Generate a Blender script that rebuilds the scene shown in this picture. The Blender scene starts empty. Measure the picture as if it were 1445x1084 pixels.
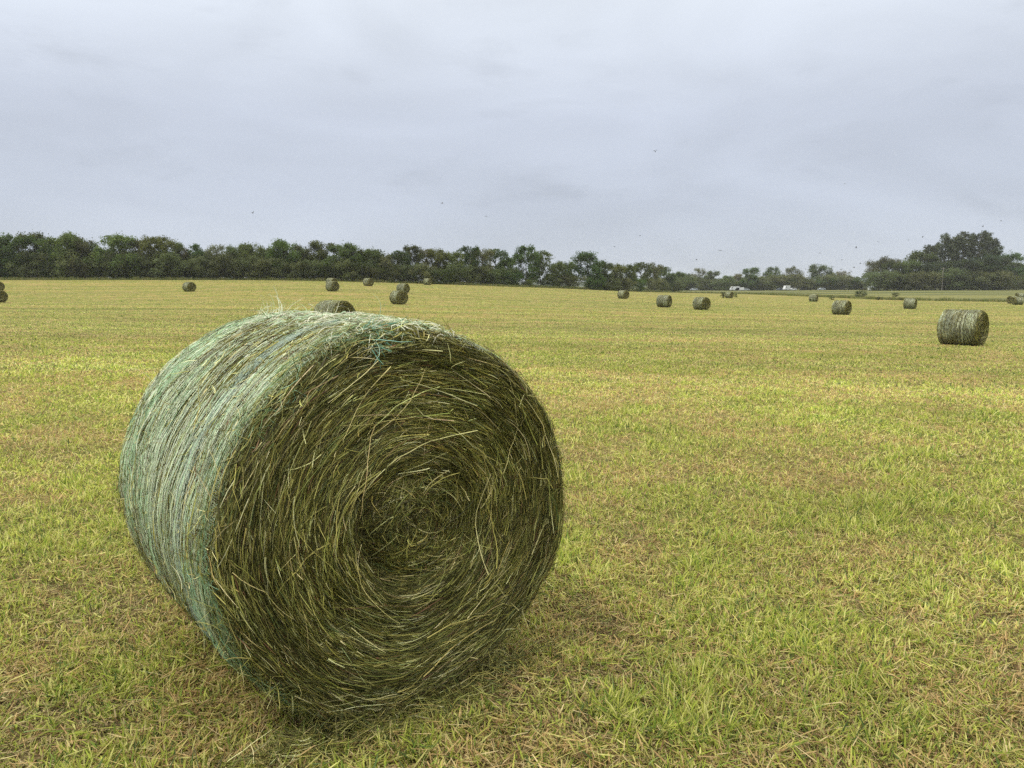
import bpy, math, random
import numpy as np
from mathutils import Vector, Matrix

# ------------------------------------------------------------------ camera, sky, sun
S = bpy.context.scene
COL = S.collection
F_PX, W_PX, H_PX, HORIZON = 1085.0, 1445.0, 1084.0, 402.0
EYE = 1.37
cam_d = bpy.data.cameras.new('camera')
cam = bpy.data.objects.new('camera', cam_d); COL.objects.link(cam)
cam_d.sensor_width = 36.0
cam_d.lens = 36.0 * F_PX / W_PX
cam_d.clip_start = 0.05; cam_d.clip_end = 8000
cam.location = (0, 0, EYE)
cam.rotation_euler = (math.pi / 2 - math.atan((H_PX / 2 - HORIZON) / F_PX), 0, 0)
S.camera = cam
S.view_settings.view_transform = 'Standard'
S.view_settings.look = 'None'
S.view_settings.exposure = 0.4
S.view_settings.gamma = 1.0

SUN_EL, SUN_AZ = math.radians(60), math.radians(-128)     # azimuth from +Y towards +X
world = bpy.data.worlds.new('World'); S.world = world
world.use_nodes = True
nt = world.node_tree; nt.nodes.clear()
N = nt.nodes.new; LK = nt.links.new
out = N('ShaderNodeOutputWorld'); bg = N('ShaderNodeBackground'); LK(bg.outputs[0], out.inputs[0])
bg.inputs[1].default_value = 0.1
sky = N('ShaderNodeTexSky'); sky.sky_type = 'NISHITA'; sky.sun_disc = False
sky.sun_elevation = SUN_EL; sky.sun_rotation = SUN_AZ
tc = N('ShaderNodeTexCoord')
sep = N('ShaderNodeSeparateXYZ'); LK(tc.outputs['Generated'], sep.inputs[0])
ramp = N('ShaderNodeValToRGB'); LK(sep.outputs['Z'], ramp.inputs[0])
cr = ramp.color_ramp
cr.elements[0].position = 0.0; cr.elements[0].color = (4.35, 4.75, 5.45, 1)
cr.elements[1].position = 1.0; cr.elements[1].color = (20, 19.2, 17.8, 1)
for p, c in ((0.10, (4.45, 4.85, 5.7)), (0.2, (4.75, 5.15, 6.0)), (0.32, (6.1, 6.55, 7.25)), (0.45, (7.0, 7.25, 7.65)), (0.65, (12.4, 12.0, 11.4))):
    e = cr.elements.new(p); e.color = (*c, 1)
# cloud mottling, stretched along the horizon
mp = N('ShaderNodeMapping'); LK(tc.outputs['Generated'], mp.inputs[0]); mp.inputs['Scale'].default_value = (1.0, 1.0, 3.2)
nz = N('ShaderNodeTexNoise'); LK(mp.outputs[0], nz.inputs['Vector']); nz.inputs['Scale'].default_value = 2.6
nz.inputs['Detail'].default_value = 7; nz.inputs['Roughness'].default_value = 0.5; nz.inputs['Distortion'].default_value = 0.5
mr = N('ShaderNodeMapRange'); LK(nz.outputs['Fac'], mr.inputs['Value'])
mr.inputs['From Min'].default_value = 0.3; mr.inputs['From Max'].default_value = 0.7
mr.inputs['To Min'].default_value = 0.9; mr.inputs['To Max'].default_value = 1.09
mp2 = N('ShaderNodeMapping'); LK(tc.outputs['Generated'], mp2.inputs[0]); mp2.inputs['Scale'].default_value = (1.0, 1.0, 3.0); mp2.inputs['Location'].default_value = (.37, .1, .45)
nz2 = N('ShaderNodeTexNoise'); LK(mp2.outputs[0], nz2.inputs['Vector']); nz2.inputs['Scale'].default_value = 5.5
nz2.inputs['Detail'].default_value = 9; nz2.inputs['Roughness'].default_value = 0.6; nz2.inputs['Distortion'].default_value = 0.3
mr2 = N('ShaderNodeMapRange'); mr2.interpolation_type = 'SMOOTHSTEP'; LK(nz2.outputs['Fac'], mr2.inputs['Value'])
mr2.inputs['From Min'].default_value = 0.5; mr2.inputs['From Max'].default_value = 0.74
mr2.inputs['To Min'].default_value = 0.99; mr2.inputs['To Max'].default_value = 0.88
mm_ = N('ShaderNodeMath'); mm_.operation = 'MULTIPLY'; LK(mr.outputs[0], mm_.inputs[0]); LK(mr2.outputs[0], mm_.inputs[1])
vm = N('ShaderNodeVectorMath'); vm.operation = 'SCALE'; LK(ramp.outputs[0], vm.inputs[0]); LK(mm_.outputs[0], vm.inputs['Scale'])
mx = N('ShaderNodeMix'); mx.data_type = 'RGBA'; mx.inputs['Factor'].default_value = 0.94
LK(sky.outputs[0], mx.inputs['A']); LK(vm.outputs[0], mx.inputs['B']); LK(mx.outputs['Result'], bg.inputs[0])

sun_d = bpy.data.lights.new('sun', 'SUN'); sun_d.energy = 1.5; sun_d.angle = math.radians(13); sun_d.color = (1.0, 0.95, 0.87)
sun = bpy.data.objects.new('sun', sun_d); COL.objects.link(sun)
sd = Vector((math.sin(SUN_AZ) * math.cos(SUN_EL), math.cos(SUN_AZ) * math.cos(SUN_EL), math.sin(SUN_EL)))
sun.rotation_euler = sd.to_track_quat('Z', 'Y').to_euler()
sun.location = (-60, -60, 120)

S.render.engine = 'CYCLES'
S.cycles.use_denoising = False
S.cycles.denoising_input_passes = 'RGB_ALBEDO_NORMAL'; S.cycles.denoising_prefilter = 'ACCURATE'
S.cycles.max_bounces = 6; S.cycles.diffuse_bounces = 3; S.cycles.transmission_bounces = 4; S.cycles.volume_bounces = 1
S.cycles.transparent_max_bounces = 6

# ------------------------------------------------------------------ helpers
rng = np.random.default_rng(7)
random.seed(7)

def hash2(ix, iy, seed):
    h = (ix.astype(np.int64) * 374761393 + iy.astype(np.int64) * 668265263 + seed * 1442695041) & 0x7fffffff
    h = ((h ^ (h >> 13)) * 1274126177) & 0x7fffffff
    h = (h ^ (h >> 16)) & 0xffffff
    return h / float(0xffffff)

def vnoise(x, y, seed=0):
    x = np.asarray(x, float); y = np.asarray(y, float)
    ix = np.floor(x); iy = np.floor(y); fx = x - ix; fy = y - iy
    fx = fx * fx * (3 - 2 * fx); fy = fy * fy * (3 - 2 * fy)
    a = hash2(ix, iy, seed); b = hash2(ix + 1, iy, seed); c = hash2(ix, iy + 1, seed); d = hash2(ix + 1, iy + 1, seed)
    return (a * (1 - fx) + b * fx) * (1 - fy) + (c * (1 - fx) + d * fx) * fy

def fbm(x, y, seed=0, oct=4):
    s = 0; a = 0.5; t = 0
    for o in range(oct):
        s = s + a * vnoise(x * 2 ** o, y * 2 ** o, seed + o * 17); t += a; a *= 0.5
    return s / t            # 0..1

def sstep(a, b, x):
    t = np.clip((x - a) / (b - a), 0, 1); return t * t * (3 - 2 * t)

def link(name, me, mat=None, parent=None, loc=(0, 0, 0)):
    o = bpy.data.objects.new(name, me); COL.objects.link(o)
    if mat is not None and me is not None and len(me.materials) == 0: me.materials.append(mat)
    o.parent = parent
    if parent is None: o.location = loc
    return o

def np_mesh(name, V, F, mat=None, parent=None, col=None, smooth=True, attrs=None):
    """V (n,3); F (m,k) constant-size faces; col (n,3)"""
    me = bpy.data.meshes.new(name)
    V = np.ascontiguousarray(V, np.float32); F = np.ascontiguousarray(F, np.int32)
    m, k = F.shape
    me.vertices.add(len(V)); me.vertices.foreach_set('co', V.ravel())
    me.loops.add(m * k); me.loops.foreach_set('vertex_index', F.ravel())
    me.polygons.add(m)
    me.polygons.foreach_set('loop_start', np.arange(0, m * k, k, dtype=np.int32))
    me.polygons.foreach_set('loop_total', np.full(m, k, np.int32))
    me.polygons.foreach_set('use_smooth', np.full(m, smooth))
    me.update(calc_edges=True)
    if col is not None:
        a = me.color_attributes.new('col', 'FLOAT_COLOR', 'POINT')
        c4 = np.ones((len(V), 4), np.float32); c4[:, :3] = col
        a.data.foreach_set('color', c4.ravel())
    for nme, val in (attrs or {}).items():
        a = me.attributes.new(nme, 'FLOAT', 'POINT'); a.data.foreach_set('value', np.ascontiguousarray(val, np.float32))
    return link(name, me, mat, parent)

def ribbons(P, side, w):
    """P (N,K,3) centre lines, side (N,K,3) or (N,1,3) unit, w (N,K) half widths -> V,F ; 2K verts each"""
    Nn, K, _ = P.shape
    o = side * w[..., None]
    V = np.stack([P - o, P + o], 2).reshape(-1, 3)
    b = (np.arange(Nn) * 2 * K)[:, None] + (np.arange(K - 1) * 2)[None]
    F = np.stack([b, b + 1, b + 3, b + 2], -1).reshape(-1, 4)
    return V, F

def norm(v): return v / np.maximum(np.linalg.norm(v, axis=-1, keepdims=True), 1e-9)

def tubes(P, rad, sides=3):
    """P (N,K,3), rad (N,K)"""
    Nn, K, _ = P.shape
    T = np.empty_like(P); T[:, 1:-1] = P[:, 2:] - P[:, :-2]; T[:, 0] = P[:, 1] - P[:, 0]; T[:, -1] = P[:, -1] - P[:, -2]
    T = norm(T)
    up = np.zeros_like(T); up[..., 2] = 1
    flat = np.abs(T[..., 2:3]) > 0.95
    up = np.where(flat, np.array([1.0, 0, 0]), up)
    A = norm(np.cross(T, up)); B = np.cross(T, A)
    an = np.arange(sides) * 2 * np.pi / sides
    V = P[:, :, None] + rad[:, :, None, None] * (np.cos(an)[None, None, :, None] * A[:, :, None] + np.sin(an)[None, None, :, None] * B[:, :, None])
    V = V.reshape(-1, 3)
    base = (np.arange(Nn) * K * sides)[:, None, None] + (np.arange(K - 1) * sides)[None, :, None] + np.arange(sides)[None, None]
    nx = (np.arange(Nn) * K * sides)[:, None, None] + (np.arange(K - 1) * sides)[None, :, None] + ((np.arange(sides) + 1) % sides)[None, None]
    F = np.stack([base, nx, nx + sides, base + sides], -1).reshape(-1, 4)
    return V, F

def tag(o, label=None, cat=None, group=None, kind=None):
    if label: o['label'] = label
    if cat: o['category'] = cat
    if group: o['group'] = group
    if kind: o['kind'] = kind
    return o

def empty(name, loc=(0, 0, 0), rz=0.0):
    o = bpy.data.objects.new(name, None); COL.objects.link(o)
    o.location = loc; o.rotation_euler = (0, 0, rz); o.empty_display_size = 0.2
    return o

def dup(root):
    r = root.copy(); COL.objects.link(r)
    for ch in list(root.children):
        c = ch.copy(); COL.objects.link(c); c.parent = r
        for g in list(ch.children):
            d = g.copy(); COL.objects.link(d); d.parent = c
    return r

# ------------------------------------------------------------------ materials
def new_mat(name):
    m = bpy.data.materials.new(name); m.use_nodes = True
    t = m.node_tree; t.nodes.clear()
    return m, t, t.nodes.new, t.links.new

def plant_mat(name, translucent=0.35, rough=0.6, vary=0.0, gloss=0.15, sat=1.0):
    """vertex-colour plant matter: diffuse + translucency + a weak gloss"""
    m, t, n, l = new_mat(name)
    o = n('ShaderNodeOutputMaterial'); a = n('ShaderNodeAttribute'); a.attribute_name = 'col'
    src = a.outputs['Color']
    if vary:
        oi = n('ShaderNodeObjectInfo'); hs = n('ShaderNodeHueSaturation')
        m1 = n('ShaderNodeMapRange'); l(oi.outputs['Random'], m1.inputs[0])
        m1.inputs['To Min'].default_value = 0.5 - 0.03 * vary; m1.inputs['To Max'].default_value = 0.5 + 0.03 * vary
        mm = n('ShaderNodeMath'); mm.operation = 'MULTIPLY'; l(oi.outputs['Random'], mm.inputs[0]); mm.inputs[1].default_value = 7.31
        fr = n('ShaderNodeMath'); fr.operation = 'FRACT'; l(mm.outputs[0], fr.inputs[0])
        m2 = n('ShaderNodeMapRange'); l(fr.outputs[0], m2.inputs[0])
        m2.inputs['To Min'].default_value = 1 - 0.3 * vary; m2.inputs['To Max'].default_value = 1 + 0.3 * vary
        l(m1.outputs[0], hs.inputs['Hue']); l(m2.outputs[0], hs.inputs['Value']); hs.inputs['Saturation'].default_value = sat
        l(src, hs.inputs['Color']); src = hs.outputs['Color']
    p = n('ShaderNodeBsdfPrincipled'); l(src, p.inputs['Base Color']); p.inputs['Roughness'].default_value = rough
    p.inputs['Specular IOR Level'].default_value = gloss
    tr = n('ShaderNodeBsdfTranslucent'); l(src, tr.inputs['Color'])
    mx = n('ShaderNodeMixShader'); mx.inputs[0].default_value = translucent
    l(p.outputs[0], mx.inputs[1]); l(tr.outputs[0], mx.inputs[2]); l(mx.outputs[0], o.inputs[0])
    return m

def simple_mat(name, color, rough=0.6, metal=0.0, noise=0.12, scale=8.0):
    m, t, n, l = new_mat(name)
    o = n('ShaderNodeOutputMaterial'); p = n('ShaderNodeBsdfPrincipled'); l(p.outputs[0], o.inputs[0])
    tc = n('ShaderNodeTexCoord'); z = n('ShaderNodeTexNoise'); l(tc.outputs['Object'], z.inputs['Vector'])
    z.inputs['Scale'].default_value = scale; z.inputs['Detail'].default_value = 5
    r = n('ShaderNodeMapRange'); l(z.outputs['Fac'], r.inputs[0]); r.inputs['From Min'].default_value = .3; r.inputs['From Max'].default_value = .7
    r.inputs['To Min'].default_value = 1 - noise; r.inputs['To Max'].default_value = 1 + noise
    v = n('ShaderNodeVectorMath'); v.operation = 'SCALE'; v.inputs[0].default_value = color; l(r.outputs[0], v.inputs['Scale'])
    l(v.outputs[0], p.inputs['Base Color']); p.inputs['Roughness'].default_value = rough; p.inputs['Metallic'].default_value = metal
    return m

M_grass = plant_mat('grass_blades', 0.5, 0.6, gloss=0.05)
M_hay = plant_mat('hay', 0.12, 0.55, gloss=0.25)
M_net = plant_mat('net_plastic', 0.25, 0.4, gloss=0.4)
M_leaf = plant_mat('leaves', 0.35, 0.6, vary=1.0, gloss=0.15)
M_bark = simple_mat('bark', (0.11, 0.09, 0.065), 0.9, noise=0.35)
M_bark_pale = simple_mat('bark_pale', (0.26, 0.24, 0.2), 0.9, noise=0.35)

def core_mat():
    m, t, n, l = new_mat('packed_hay')
    o = n('ShaderNodeOutputMaterial'); p = n('ShaderNodeBsdfPrincipled'); l(p.outputs[0], o.inputs[0])
    tc = n('ShaderNodeTexCoord')
    z = n('ShaderNodeTexNoise'); l(tc.outputs['Object'], z.inputs['Vector']); z.inputs['Scale'].default_value = 45; z.inputs['Detail'].default_value = 6
    r = n('ShaderNodeValToRGB'); l(z.outputs['Fac'], r.inputs[0])
    r.color_ramp.elements[0].position = 0.3; r.color_ramp.elements[0].color = (0.010, 0.009, 0.005, 1)  # near-black: shade of the crevices between stalks put into the core colour
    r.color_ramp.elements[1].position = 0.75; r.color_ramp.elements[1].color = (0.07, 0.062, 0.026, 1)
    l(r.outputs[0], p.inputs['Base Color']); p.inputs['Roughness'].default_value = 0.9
    b = n('ShaderNodeBump'); b.inputs['Strength'].default_value = 0.8; b.inputs['Distance'].default_value = 0.01
    l(z.outputs['Fac'], b.inputs['Height']); l(b.outputs[0], p.inputs['Normal'])
    return m
M_core = core_mat()

# ------------------------------------------------------------------ terrain
def pix_dir(px): return (px - W_PX / 2) / F_PX
def at(px, d):
    """world x,y at forward depth d for picture column px (used only for surveying where things stand)"""
    return pix_dir(px) * d, d

# surveyed ground heights: (column, depth, height)
SURVEY = [(470, 30, -0.47), (-5, 76, -0.38), (-5, 105, 0.5), (270, 101, 0.49), (471, 98, 0.63), (470, 114, 1.1), (521, 121, 1.15), (563, 70, -0.37),
          (570, 100, 0.35), (604, 144, 1.3), (878, 111, -0.62), (936, 79, -0.89), (988, 75, -1.05), (1026, 150, -1.2), (1146, 133, -1.5),
          (1185, 67, -1.2), (1281, 91, -1.44), (1359, 26.8, -0.72), (1431, 119, -1.7),
          (-100, 155, 2.5), (200, 155, 2.45), (450, 158, 2.3), (720, 165, 1.1), (870, 205, -0.25), (-400, 150, 2.6), (-500, 60, 0.0), (2000, 60, -1.4),
          (950, 290, -1.6), (1200, 290, -0.7), (1400, 290, -0.6), (1800, 290, -0.5), (1000, 460, -2.2), (1250, 460, -2.0), (1500, 460, -2.0), (1900, 460, -2),
          (1200, 155, -1.55), (1430, 140, -1.7), (300, 300, 2.5), (600, 320, 1.5), (-200, 300, 2.5), (300, 600, 1), (900, 700, -2.5), (1500, 800, -2.5),
          (1800, 150, -1.7)]
ctrl = [(*at(p, d), z) for p, d, z in SURVEY]
ctrl += [(x, y, 0.0) for x, y in ((-3, 0), (3, 0), (0, 0), (-1, 3), (2, 3), (-3, 5), (4, 5), (0, 6), (0, -6), (8, -3), (-8, -3))]
ctrl += [(x, y, -0.08 - 0.02 * x) for x, y in ((-5, 12), (4, 12), (12, 10), (-12, 10))]
ctrl += [(-40, -40, 0.3), (40, -40, -.5), (-150, -100, 1), (150, -100, -1)]
ctrl = np.array(ctrl)
def _tps(r2): return 0.5 * r2 * np.log(r2 + 1e-9)
_sc = 60.0
_X = ctrl[:, :2] / _sc; _n = len(_X)
_K = _tps(((_X[:, None] - _X[None]) ** 2).sum(-1)) + 0.004 * np.eye(_n)
_A = np.zeros((_n + 3, _n + 3)); _A[:_n, :_n] = _K; _A[:_n, _n] = 1; _A[:_n, _n + 1:] = _X; _A[_n, :_n] = 1; _A[_n + 1:, :_n] = _X.T
_w = np.linalg.solve(_A, np.concatenate([ctrl[:, 2], np.zeros(3)]))
def height(x, y):
    x = np.asarray(x, float); y = np.asarray(y, float); sh = x.shape
    x = x.ravel(); y = y.ravel()
    R = np.hypot(x, y); k = np.minimum(1, 700.0 / np.maximum(R, 1)); xs = x * k / _sc; ys = y * k / _sc
    o = np.full(x.shape, _w[_n]) + _w[_n + 1] * xs + _w[_n + 2] * ys
    for i in range(_n): o += _w[i] * _tps((xs - _X[i, 0]) ** 2 + (ys - _X[i, 1]) ** 2)
    o = np.where(R > 700, o * 0 + np.clip(o, -4, 3), o)
    return o.reshape(sh)
def h1(x, y): return float(height(np.array([x]), np.array([y]))[0])

# far edge of the mown field, as (column, depth) corners
EDGE = np.array([at(p, d) for p, d in ((-900, 146), (-100, 147), (300, 149), (560, 152), (720, 156), (800, 172), (880, 205), (950, 235), (1030, 228), (1110, 192), (1250, 152), (1450, 136), (1800, 122), (2600, 110))])
def edge_dist(x, y):
    """signed: negative inside the mown field"""
    x = np.asarray(x, float); y = np.asarray(y, float)
    best = np.full(x.shape, 1e9)
    for (x0, y0), (x1, y1) in zip(EDGE[:-1], EDGE[1:]):
        dx, dy = x1 - x0, y1 - y0; L2 = dx * dx + dy * dy
        t = np.clip(((x - x0) * dx + (y - y0) * dy) / L2, 0, 1)
        best = np.minimum(best, np.hypot(x - x0 - t * dx, y - y0 - t * dy))
    ye = np.interp(x, EDGE[:, 0], EDGE[:, 1])
    return np.where(y > ye, best, -best)

def tan_amount(x, y):
    """0 = fresh green regrowth, 1 = dry tan stubble"""
    a = fbm(x * 2.1 + 3, y * 2.1, 11, 3); b = fbm(x * 0.32, y * 0.45, 23, 3)
    c = fbm(x * 5.0, y * 5.0, 5, 2)
    # swaths left by the mower run across the view
    rows = 0.5 + 0.5 * np.sin((y + 0.12 * x + 1.5 * fbm(x * 0.05, y * 0.1, 31, 2)) * 2 * np.pi / 3.1)
    d = np.hypot(x, y)
    v = 0.5 * a + 0.32 * b + 0.18 * c
    v = (v - 0.5) * 5.0 + 0.40
    return np.clip(v + (rows - 0.5) * 0.35 * sstep(7, 16, d) , 0, 1)

def build_ground():
    rad = [0.0]
    r = 0.6
    while r < 3000:
        rad.append(r)
        r += max(0.05, r * 0.013) if r < 80 else r * 0.016
    rad = np.array(rad)
    # fine in the front wedge, coarse behind
    a1 = np.linspace(-48, 48, 420); a2 = np.linspace(48, 312, 90)[1:-1]
    ang = np.radians(np.concatenate([a1, a2])); na = len(ang)
    Rg, Ag = np.meshgrid(rad[1:], ang, indexing='ij')
    X = Rg * np.sin(Ag); Y = Rg * np.cos(Ag)
    Z = height(X, Y)
    Z += 0.035 * (fbm(X * 1.1, Y * 1.1, 3, 3) - 0.5) * sstep(60, 10, Rg) + 0.012 * (fbm(X * 6, Y * 6, 9, 2) - .5) * sstep(20, 5, Rg)
    V = np.stack([X, Y, Z], -1).reshape(-1, 3)
    nr = len(rad) - 1
    V = np.concatenate([V, [[0, 0, h1(0, 0)]]])
    i = np.arange(nr - 1)[:, None] * na; j = np.arange(na)[None]; jn = (j + 1) % na
    F = np.stack([i + j, i + jn, i + na + jn, i + na + j], -1).reshape(-1, 4)
    c = len(V) - 1
    jj = np.arange(na); F2 = np.stack([np.full(na, c), jj, (jj + 1) % na, (jj + 1) % na], -1)
    ed = edge_dist(V[:, 0], V[:, 1]); tn = tan_amount(V[:, 0], V[:, 1])
    # centre cap as its own tiny fan: reuse quads with a doubled index is illegal, so shift the centre ring instead
    m, t, n, l = new_mat('field_turf')
    o = n('ShaderNodeOutputMaterial'); p = n('ShaderNodeBsdfPrincipled'); l(p.outputs[0], o.inputs[0]); p.inputs['Roughness'].default_value = 0.9; p.inputs['Specular IOR Level'].default_value = 0.1
    g = n('ShaderNodeNewGeometry')
    at_t = n('ShaderNodeAttribute'); at_t.attribute_name = 'tan'
    at_e = n('ShaderNodeAttribute'); at_e.attribute_name = 'edge'
    def noise(scale, det, sv=(1, 1, 1), rough=.6):
        mp = n('ShaderNodeMapping'); l(g.outputs['Position'], mp.inputs[0]); mp.inputs['Scale'].default_value = sv
        z = n('ShaderNodeTexNoise'); l(mp.outputs[0], z.inputs['Vector']); z.inputs['Scale'].default_value = scale; z.inputs['Detail'].default_value = det; z.inputs['Roughness'].default_value = rough
        return z.outputs['Fac']
    def rampc(fac, stops):
        r = n('ShaderNodeValToRGB'); l(fac, r.inputs[0]); e = r.color_ramp.elements
        e[0].position, e[0].color = stops[0][0], (*stops[0][1], 1); e[1].position, e[1].color = stops[-1][0], (*stops[-1][1], 1)
        for q, c_ in stops[1:-1]: k = e.new(q); k.color = (*c_, 1)
        return r.outputs[0]
    def mix(fac, a, b, mode='MIX'):
        x = n('ShaderNodeMix'); x.data_type = 'RGBA'; x.blend_type = mode
        if isinstance(fac, float): x.inputs['Factor'].default_value = fac
        else: l(fac, x.inputs['Factor'])
        for s_, v_ in (('A', a), ('B', b)):
            if isinstance(v_, tuple): x.inputs[s_].default_value = (*v_, 1)
            else: l(v_, x.inputs[s_])
        return x.outputs['Result']
    def mapr(v, a, b, c_, d):
        x = n('ShaderNodeMapRange'); l(v, x.inputs[0])
        for nm, q in (('From Min', a), ('From Max', b), ('To Min', c_), ('To Max', d)): x.inputs[nm].default_value = q
        return x.outputs[0]
    # near: soil and thatch between the blades
    soil = rampc(noise(95, 7, (1, 1, 1), .8), [(0.36, (0.03, 0.024, 0.012)), (0.5, (0.13, 0.105, 0.045)), (0.64, (0.36, 0.29, 0.12))])
    # away: the mean colour of the stubble
    far_c = mix(at_t.outputs['Fac'], (0.19, 0.20, 0.045), (0.27, 0.225, 0.08))
    fine = noise(22, 5, (1, 1, 1), .75)
    far_c = mix(1.0, far_c, rampc(fine, [(0.32, (0.45, 0.45, 0.42)), (0.5, (0.95, 0.95, 0.95)), (0.68, (1.4, 1.38, 1.3))]), 'MULTIPLY')
    rows = noise(0.35, 5, (0.06, 1, 1), .6)
    far_c = mix(1.0, far_c, rampc(rows, [(0.36, (0.66, 0.76, 0.66)), (0.5, (1, 1, 1)), (0.62, (1.2, 1.06, 1.1))]), 'MULTIPLY')
    cd = n('ShaderNodeVectorMath'); cd.operation = 'LENGTH'; l(g.outputs['Position'], cd.inputs[0])
    c1 = mix(mapr(cd.outputs['Value'], 3.0, 9, 0.0, 1.0), soil, far_c)
    # beyond the field: rough pasture in bands
    far_c = mix(1.0, far_c, rampc(noise(1.6, 5, (.6, 1, 1), .7), [(0.34, (0.72, 0.78, 0.7)), (0.5, (1, 1, 1)), (0.66, (1.2, 1.14, 1.1))]), 'MULTIPLY')
    past = mix(noise(0.05, 4, (0.5, 1.2, 1)), (0.08, 0.115, 0.035), (0.20, 0.19, 0.075))
    bands = noise(0.11, 3, (0.05, 1, 1), .5)
    past = mix(1.0, past, rampc(bands, [(0.42, (0.45, 0.52, 0.5)), (0.5, (0.9, 0.9, 0.9)), (0.56, (1.35, 1.2, 1.05))]), 'MULTIPLY')
    past = mix(1.0, past, rampc(noise(1.2, 6), [(0.3, (0.6, 0.6, 0.6)), (0.7, (1.3, 1.3, 1.3))]), 'MULTIPLY')
    c2 = mix(mapr(at_e.outputs['Fac'], -1.0, 1.5, 0.0, 1.0), c1, past)
    l(c2, p.inputs['Base Color'])
    b = n('ShaderNodeBump'); b.inputs['Strength'].default_value = 0.9; b.inputs['Distance'].default_value = 0.04
    l(noise(18, 6, (1, 1, 1), .7), b.inputs['Height']); l(b.outputs[0], p.inputs['Normal'])
    me = bpy.data.meshes.new('ground')
    faces = F.tolist() + [[c, int(a_), int((a_ + 1) % na)] for a_ in range(na)]
    me.from_pydata(V.tolist(), [], faces)
    me.polygons.foreach_set('use_smooth', np.ones(len(faces), bool))
    for nme, val in (('edge', ed), ('tan', tn)):
        a_ = me.attributes.new(nme, 'FLOAT', 'POINT'); a_.data.foreach_set('value', val.astype(np.float32))
    me.update()
    o_ = link('ground', me, m); tag(o_, 'mown hay field of yellow green stubble running back to the tree lines', kind='structure')
build_ground()

# ------------------------------------------------------------------ the main bale
BX, BY, BTH, BR, BL = -0.308, 2.344, 0.671, 0.626, 1.09
GZ = h1(BX, BY)
TAU = 2 * np.pi

def squash(V, R, cz):
    """flatten the underside where the bale sits; V local with z up from the ground"""
    z = V[..., 2]; lim = 0.035
    V = V.copy(); V[..., 2] = np.where(z < lim, lim - (lim - z) * 0.12, z)
    sag = np.exp(-((z - 0.55) / 0.42) ** 2)
    V[..., 0] = V[..., 0] * (1 + np.where(V[..., 0] > 0, 0.078, 0.0) * sag)
    return V

SH = 0.085
def shoulder(s):           # s = distance from the end plane, >=0 ; how much the radius shrinks
    q = np.clip(SH - s, 0, SH); return SH - np.sqrt(np.maximum(SH * SH - q * q, 0))
def face_round(r, R):      # how far the end surface falls back near the rim
    q = np.clip(r - (R - SH), 0, SH * 0.999); return SH - np.sqrt(SH * SH - q * q)

def radius_mod(ph, y, seed):
    return 0.016 * (fbm(ph * 1.6 + 40, y * 2.5, seed, 3) - 0.5) * 2 + 0.006 * (fbm(ph * 5 + 9, y * 22, seed + 5, 2) - .5)

def relief(r, ph, seed, R):
    """inward depth of the end face"""
    k = r / R
    core = 0.06 * np.exp(-((k - 0.26) / 0.06) ** 2) * (0.5 + 0.5 * np.cos(ph - 3.7)) + 0.006 * sstep(.6, .2, k)
    dome = -0.01 * np.exp(-(k / 0.2) ** 2)
    pocket = 0.028 * np.exp(-(((k - 0.55) / 0.07) ** 2 + ((np.mod(ph - 3.95 + np.pi, TAU) - np.pi) / 0.35) ** 2))
    sp = k * 15 + ph / TAU * 2.0
    px = np.cos(ph) * 2.2; py = np.sin(ph) * 2.2
    ridge = 0.026 * (fbm(sp + px, py + sp * .3, seed, 2) - 0.5) * sstep(0.1, 0.35, k)
    lump = 0.024 * (fbm(k * 3 * np.cos(ph) + 7, k * 3 * np.sin(ph) + 7, seed + 3, 3) - 0.5)
    fine = 0.012 * (fbm(r * 60 + px, py * 2, seed + 8, 2) - .5)
    return (core + dome + pocket + ridge + lump + fine) * sstep(1.02, 0.9, k)

HAYC = np.array([(0.062, 0.060, 0.020), (0.150, 0.148, 0.042), (0.25, 0.245, 0.066), (0.41, 0.385, 0.115), (0.72, 0.67, 0.32), (0.20, 0.11, 0.06), (0.13, 0.17, 0.06)])
def hay_colours(n, rg, w=(0.31, 0.23, 0.19, 0.14, 0.075, 0.02, 0.035), jit=0.22):
    i = rg.choice(len(HAYC), n, p=np.array(w) / sum(w))
    c = HAYC[i] * (1 + rg.normal(0, jit, (n, 1))) * (1 + rg.normal(0, 0.06, (n, 3)))
    return np.clip(c, 0.01, 0.8)

def face_point(r, ph, R, seed, front=True, L=1.0, lift=0.0):
    dep = relief(r, ph, seed, R) + face_round(r, R) - lift
    y = dep if front else L - dep
    rm = radius_mod(ph, y * 0 + (0 if front else L), seed)
    k = (r + rm * (r / R))
    return np.stack([k * np.cos(ph), y, R - 0.012 + k * np.sin(ph)], -1)

def side_point(ph, y, R, L, seed, lift=0.0):
    r = R - shoulder(y) - shoulder(L - y) + radius_mod(ph, y, seed) + lift
    return np.stack([r * np.cos(ph), y, R - 0.012 + r * np.sin(ph)], -1)

def curved_strands(P, halfw, rg, twist=None, droop=None):
    """flat stalks: side vector perpendicular to the run with a random roll"""
    T = np.gradient(P, axis=1); T = norm(T)
    rnd = norm(rg.normal(0, 1, (P.shape[0], 1, 3)))
    side = norm(np.cross(T, rnd))
    K = P.shape[1]
    taper = 1 - 0.65 * np.linspace(0, 1, K)[None] ** 2
    return ribbons(P, side, halfw[:, None] * taper)

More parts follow.
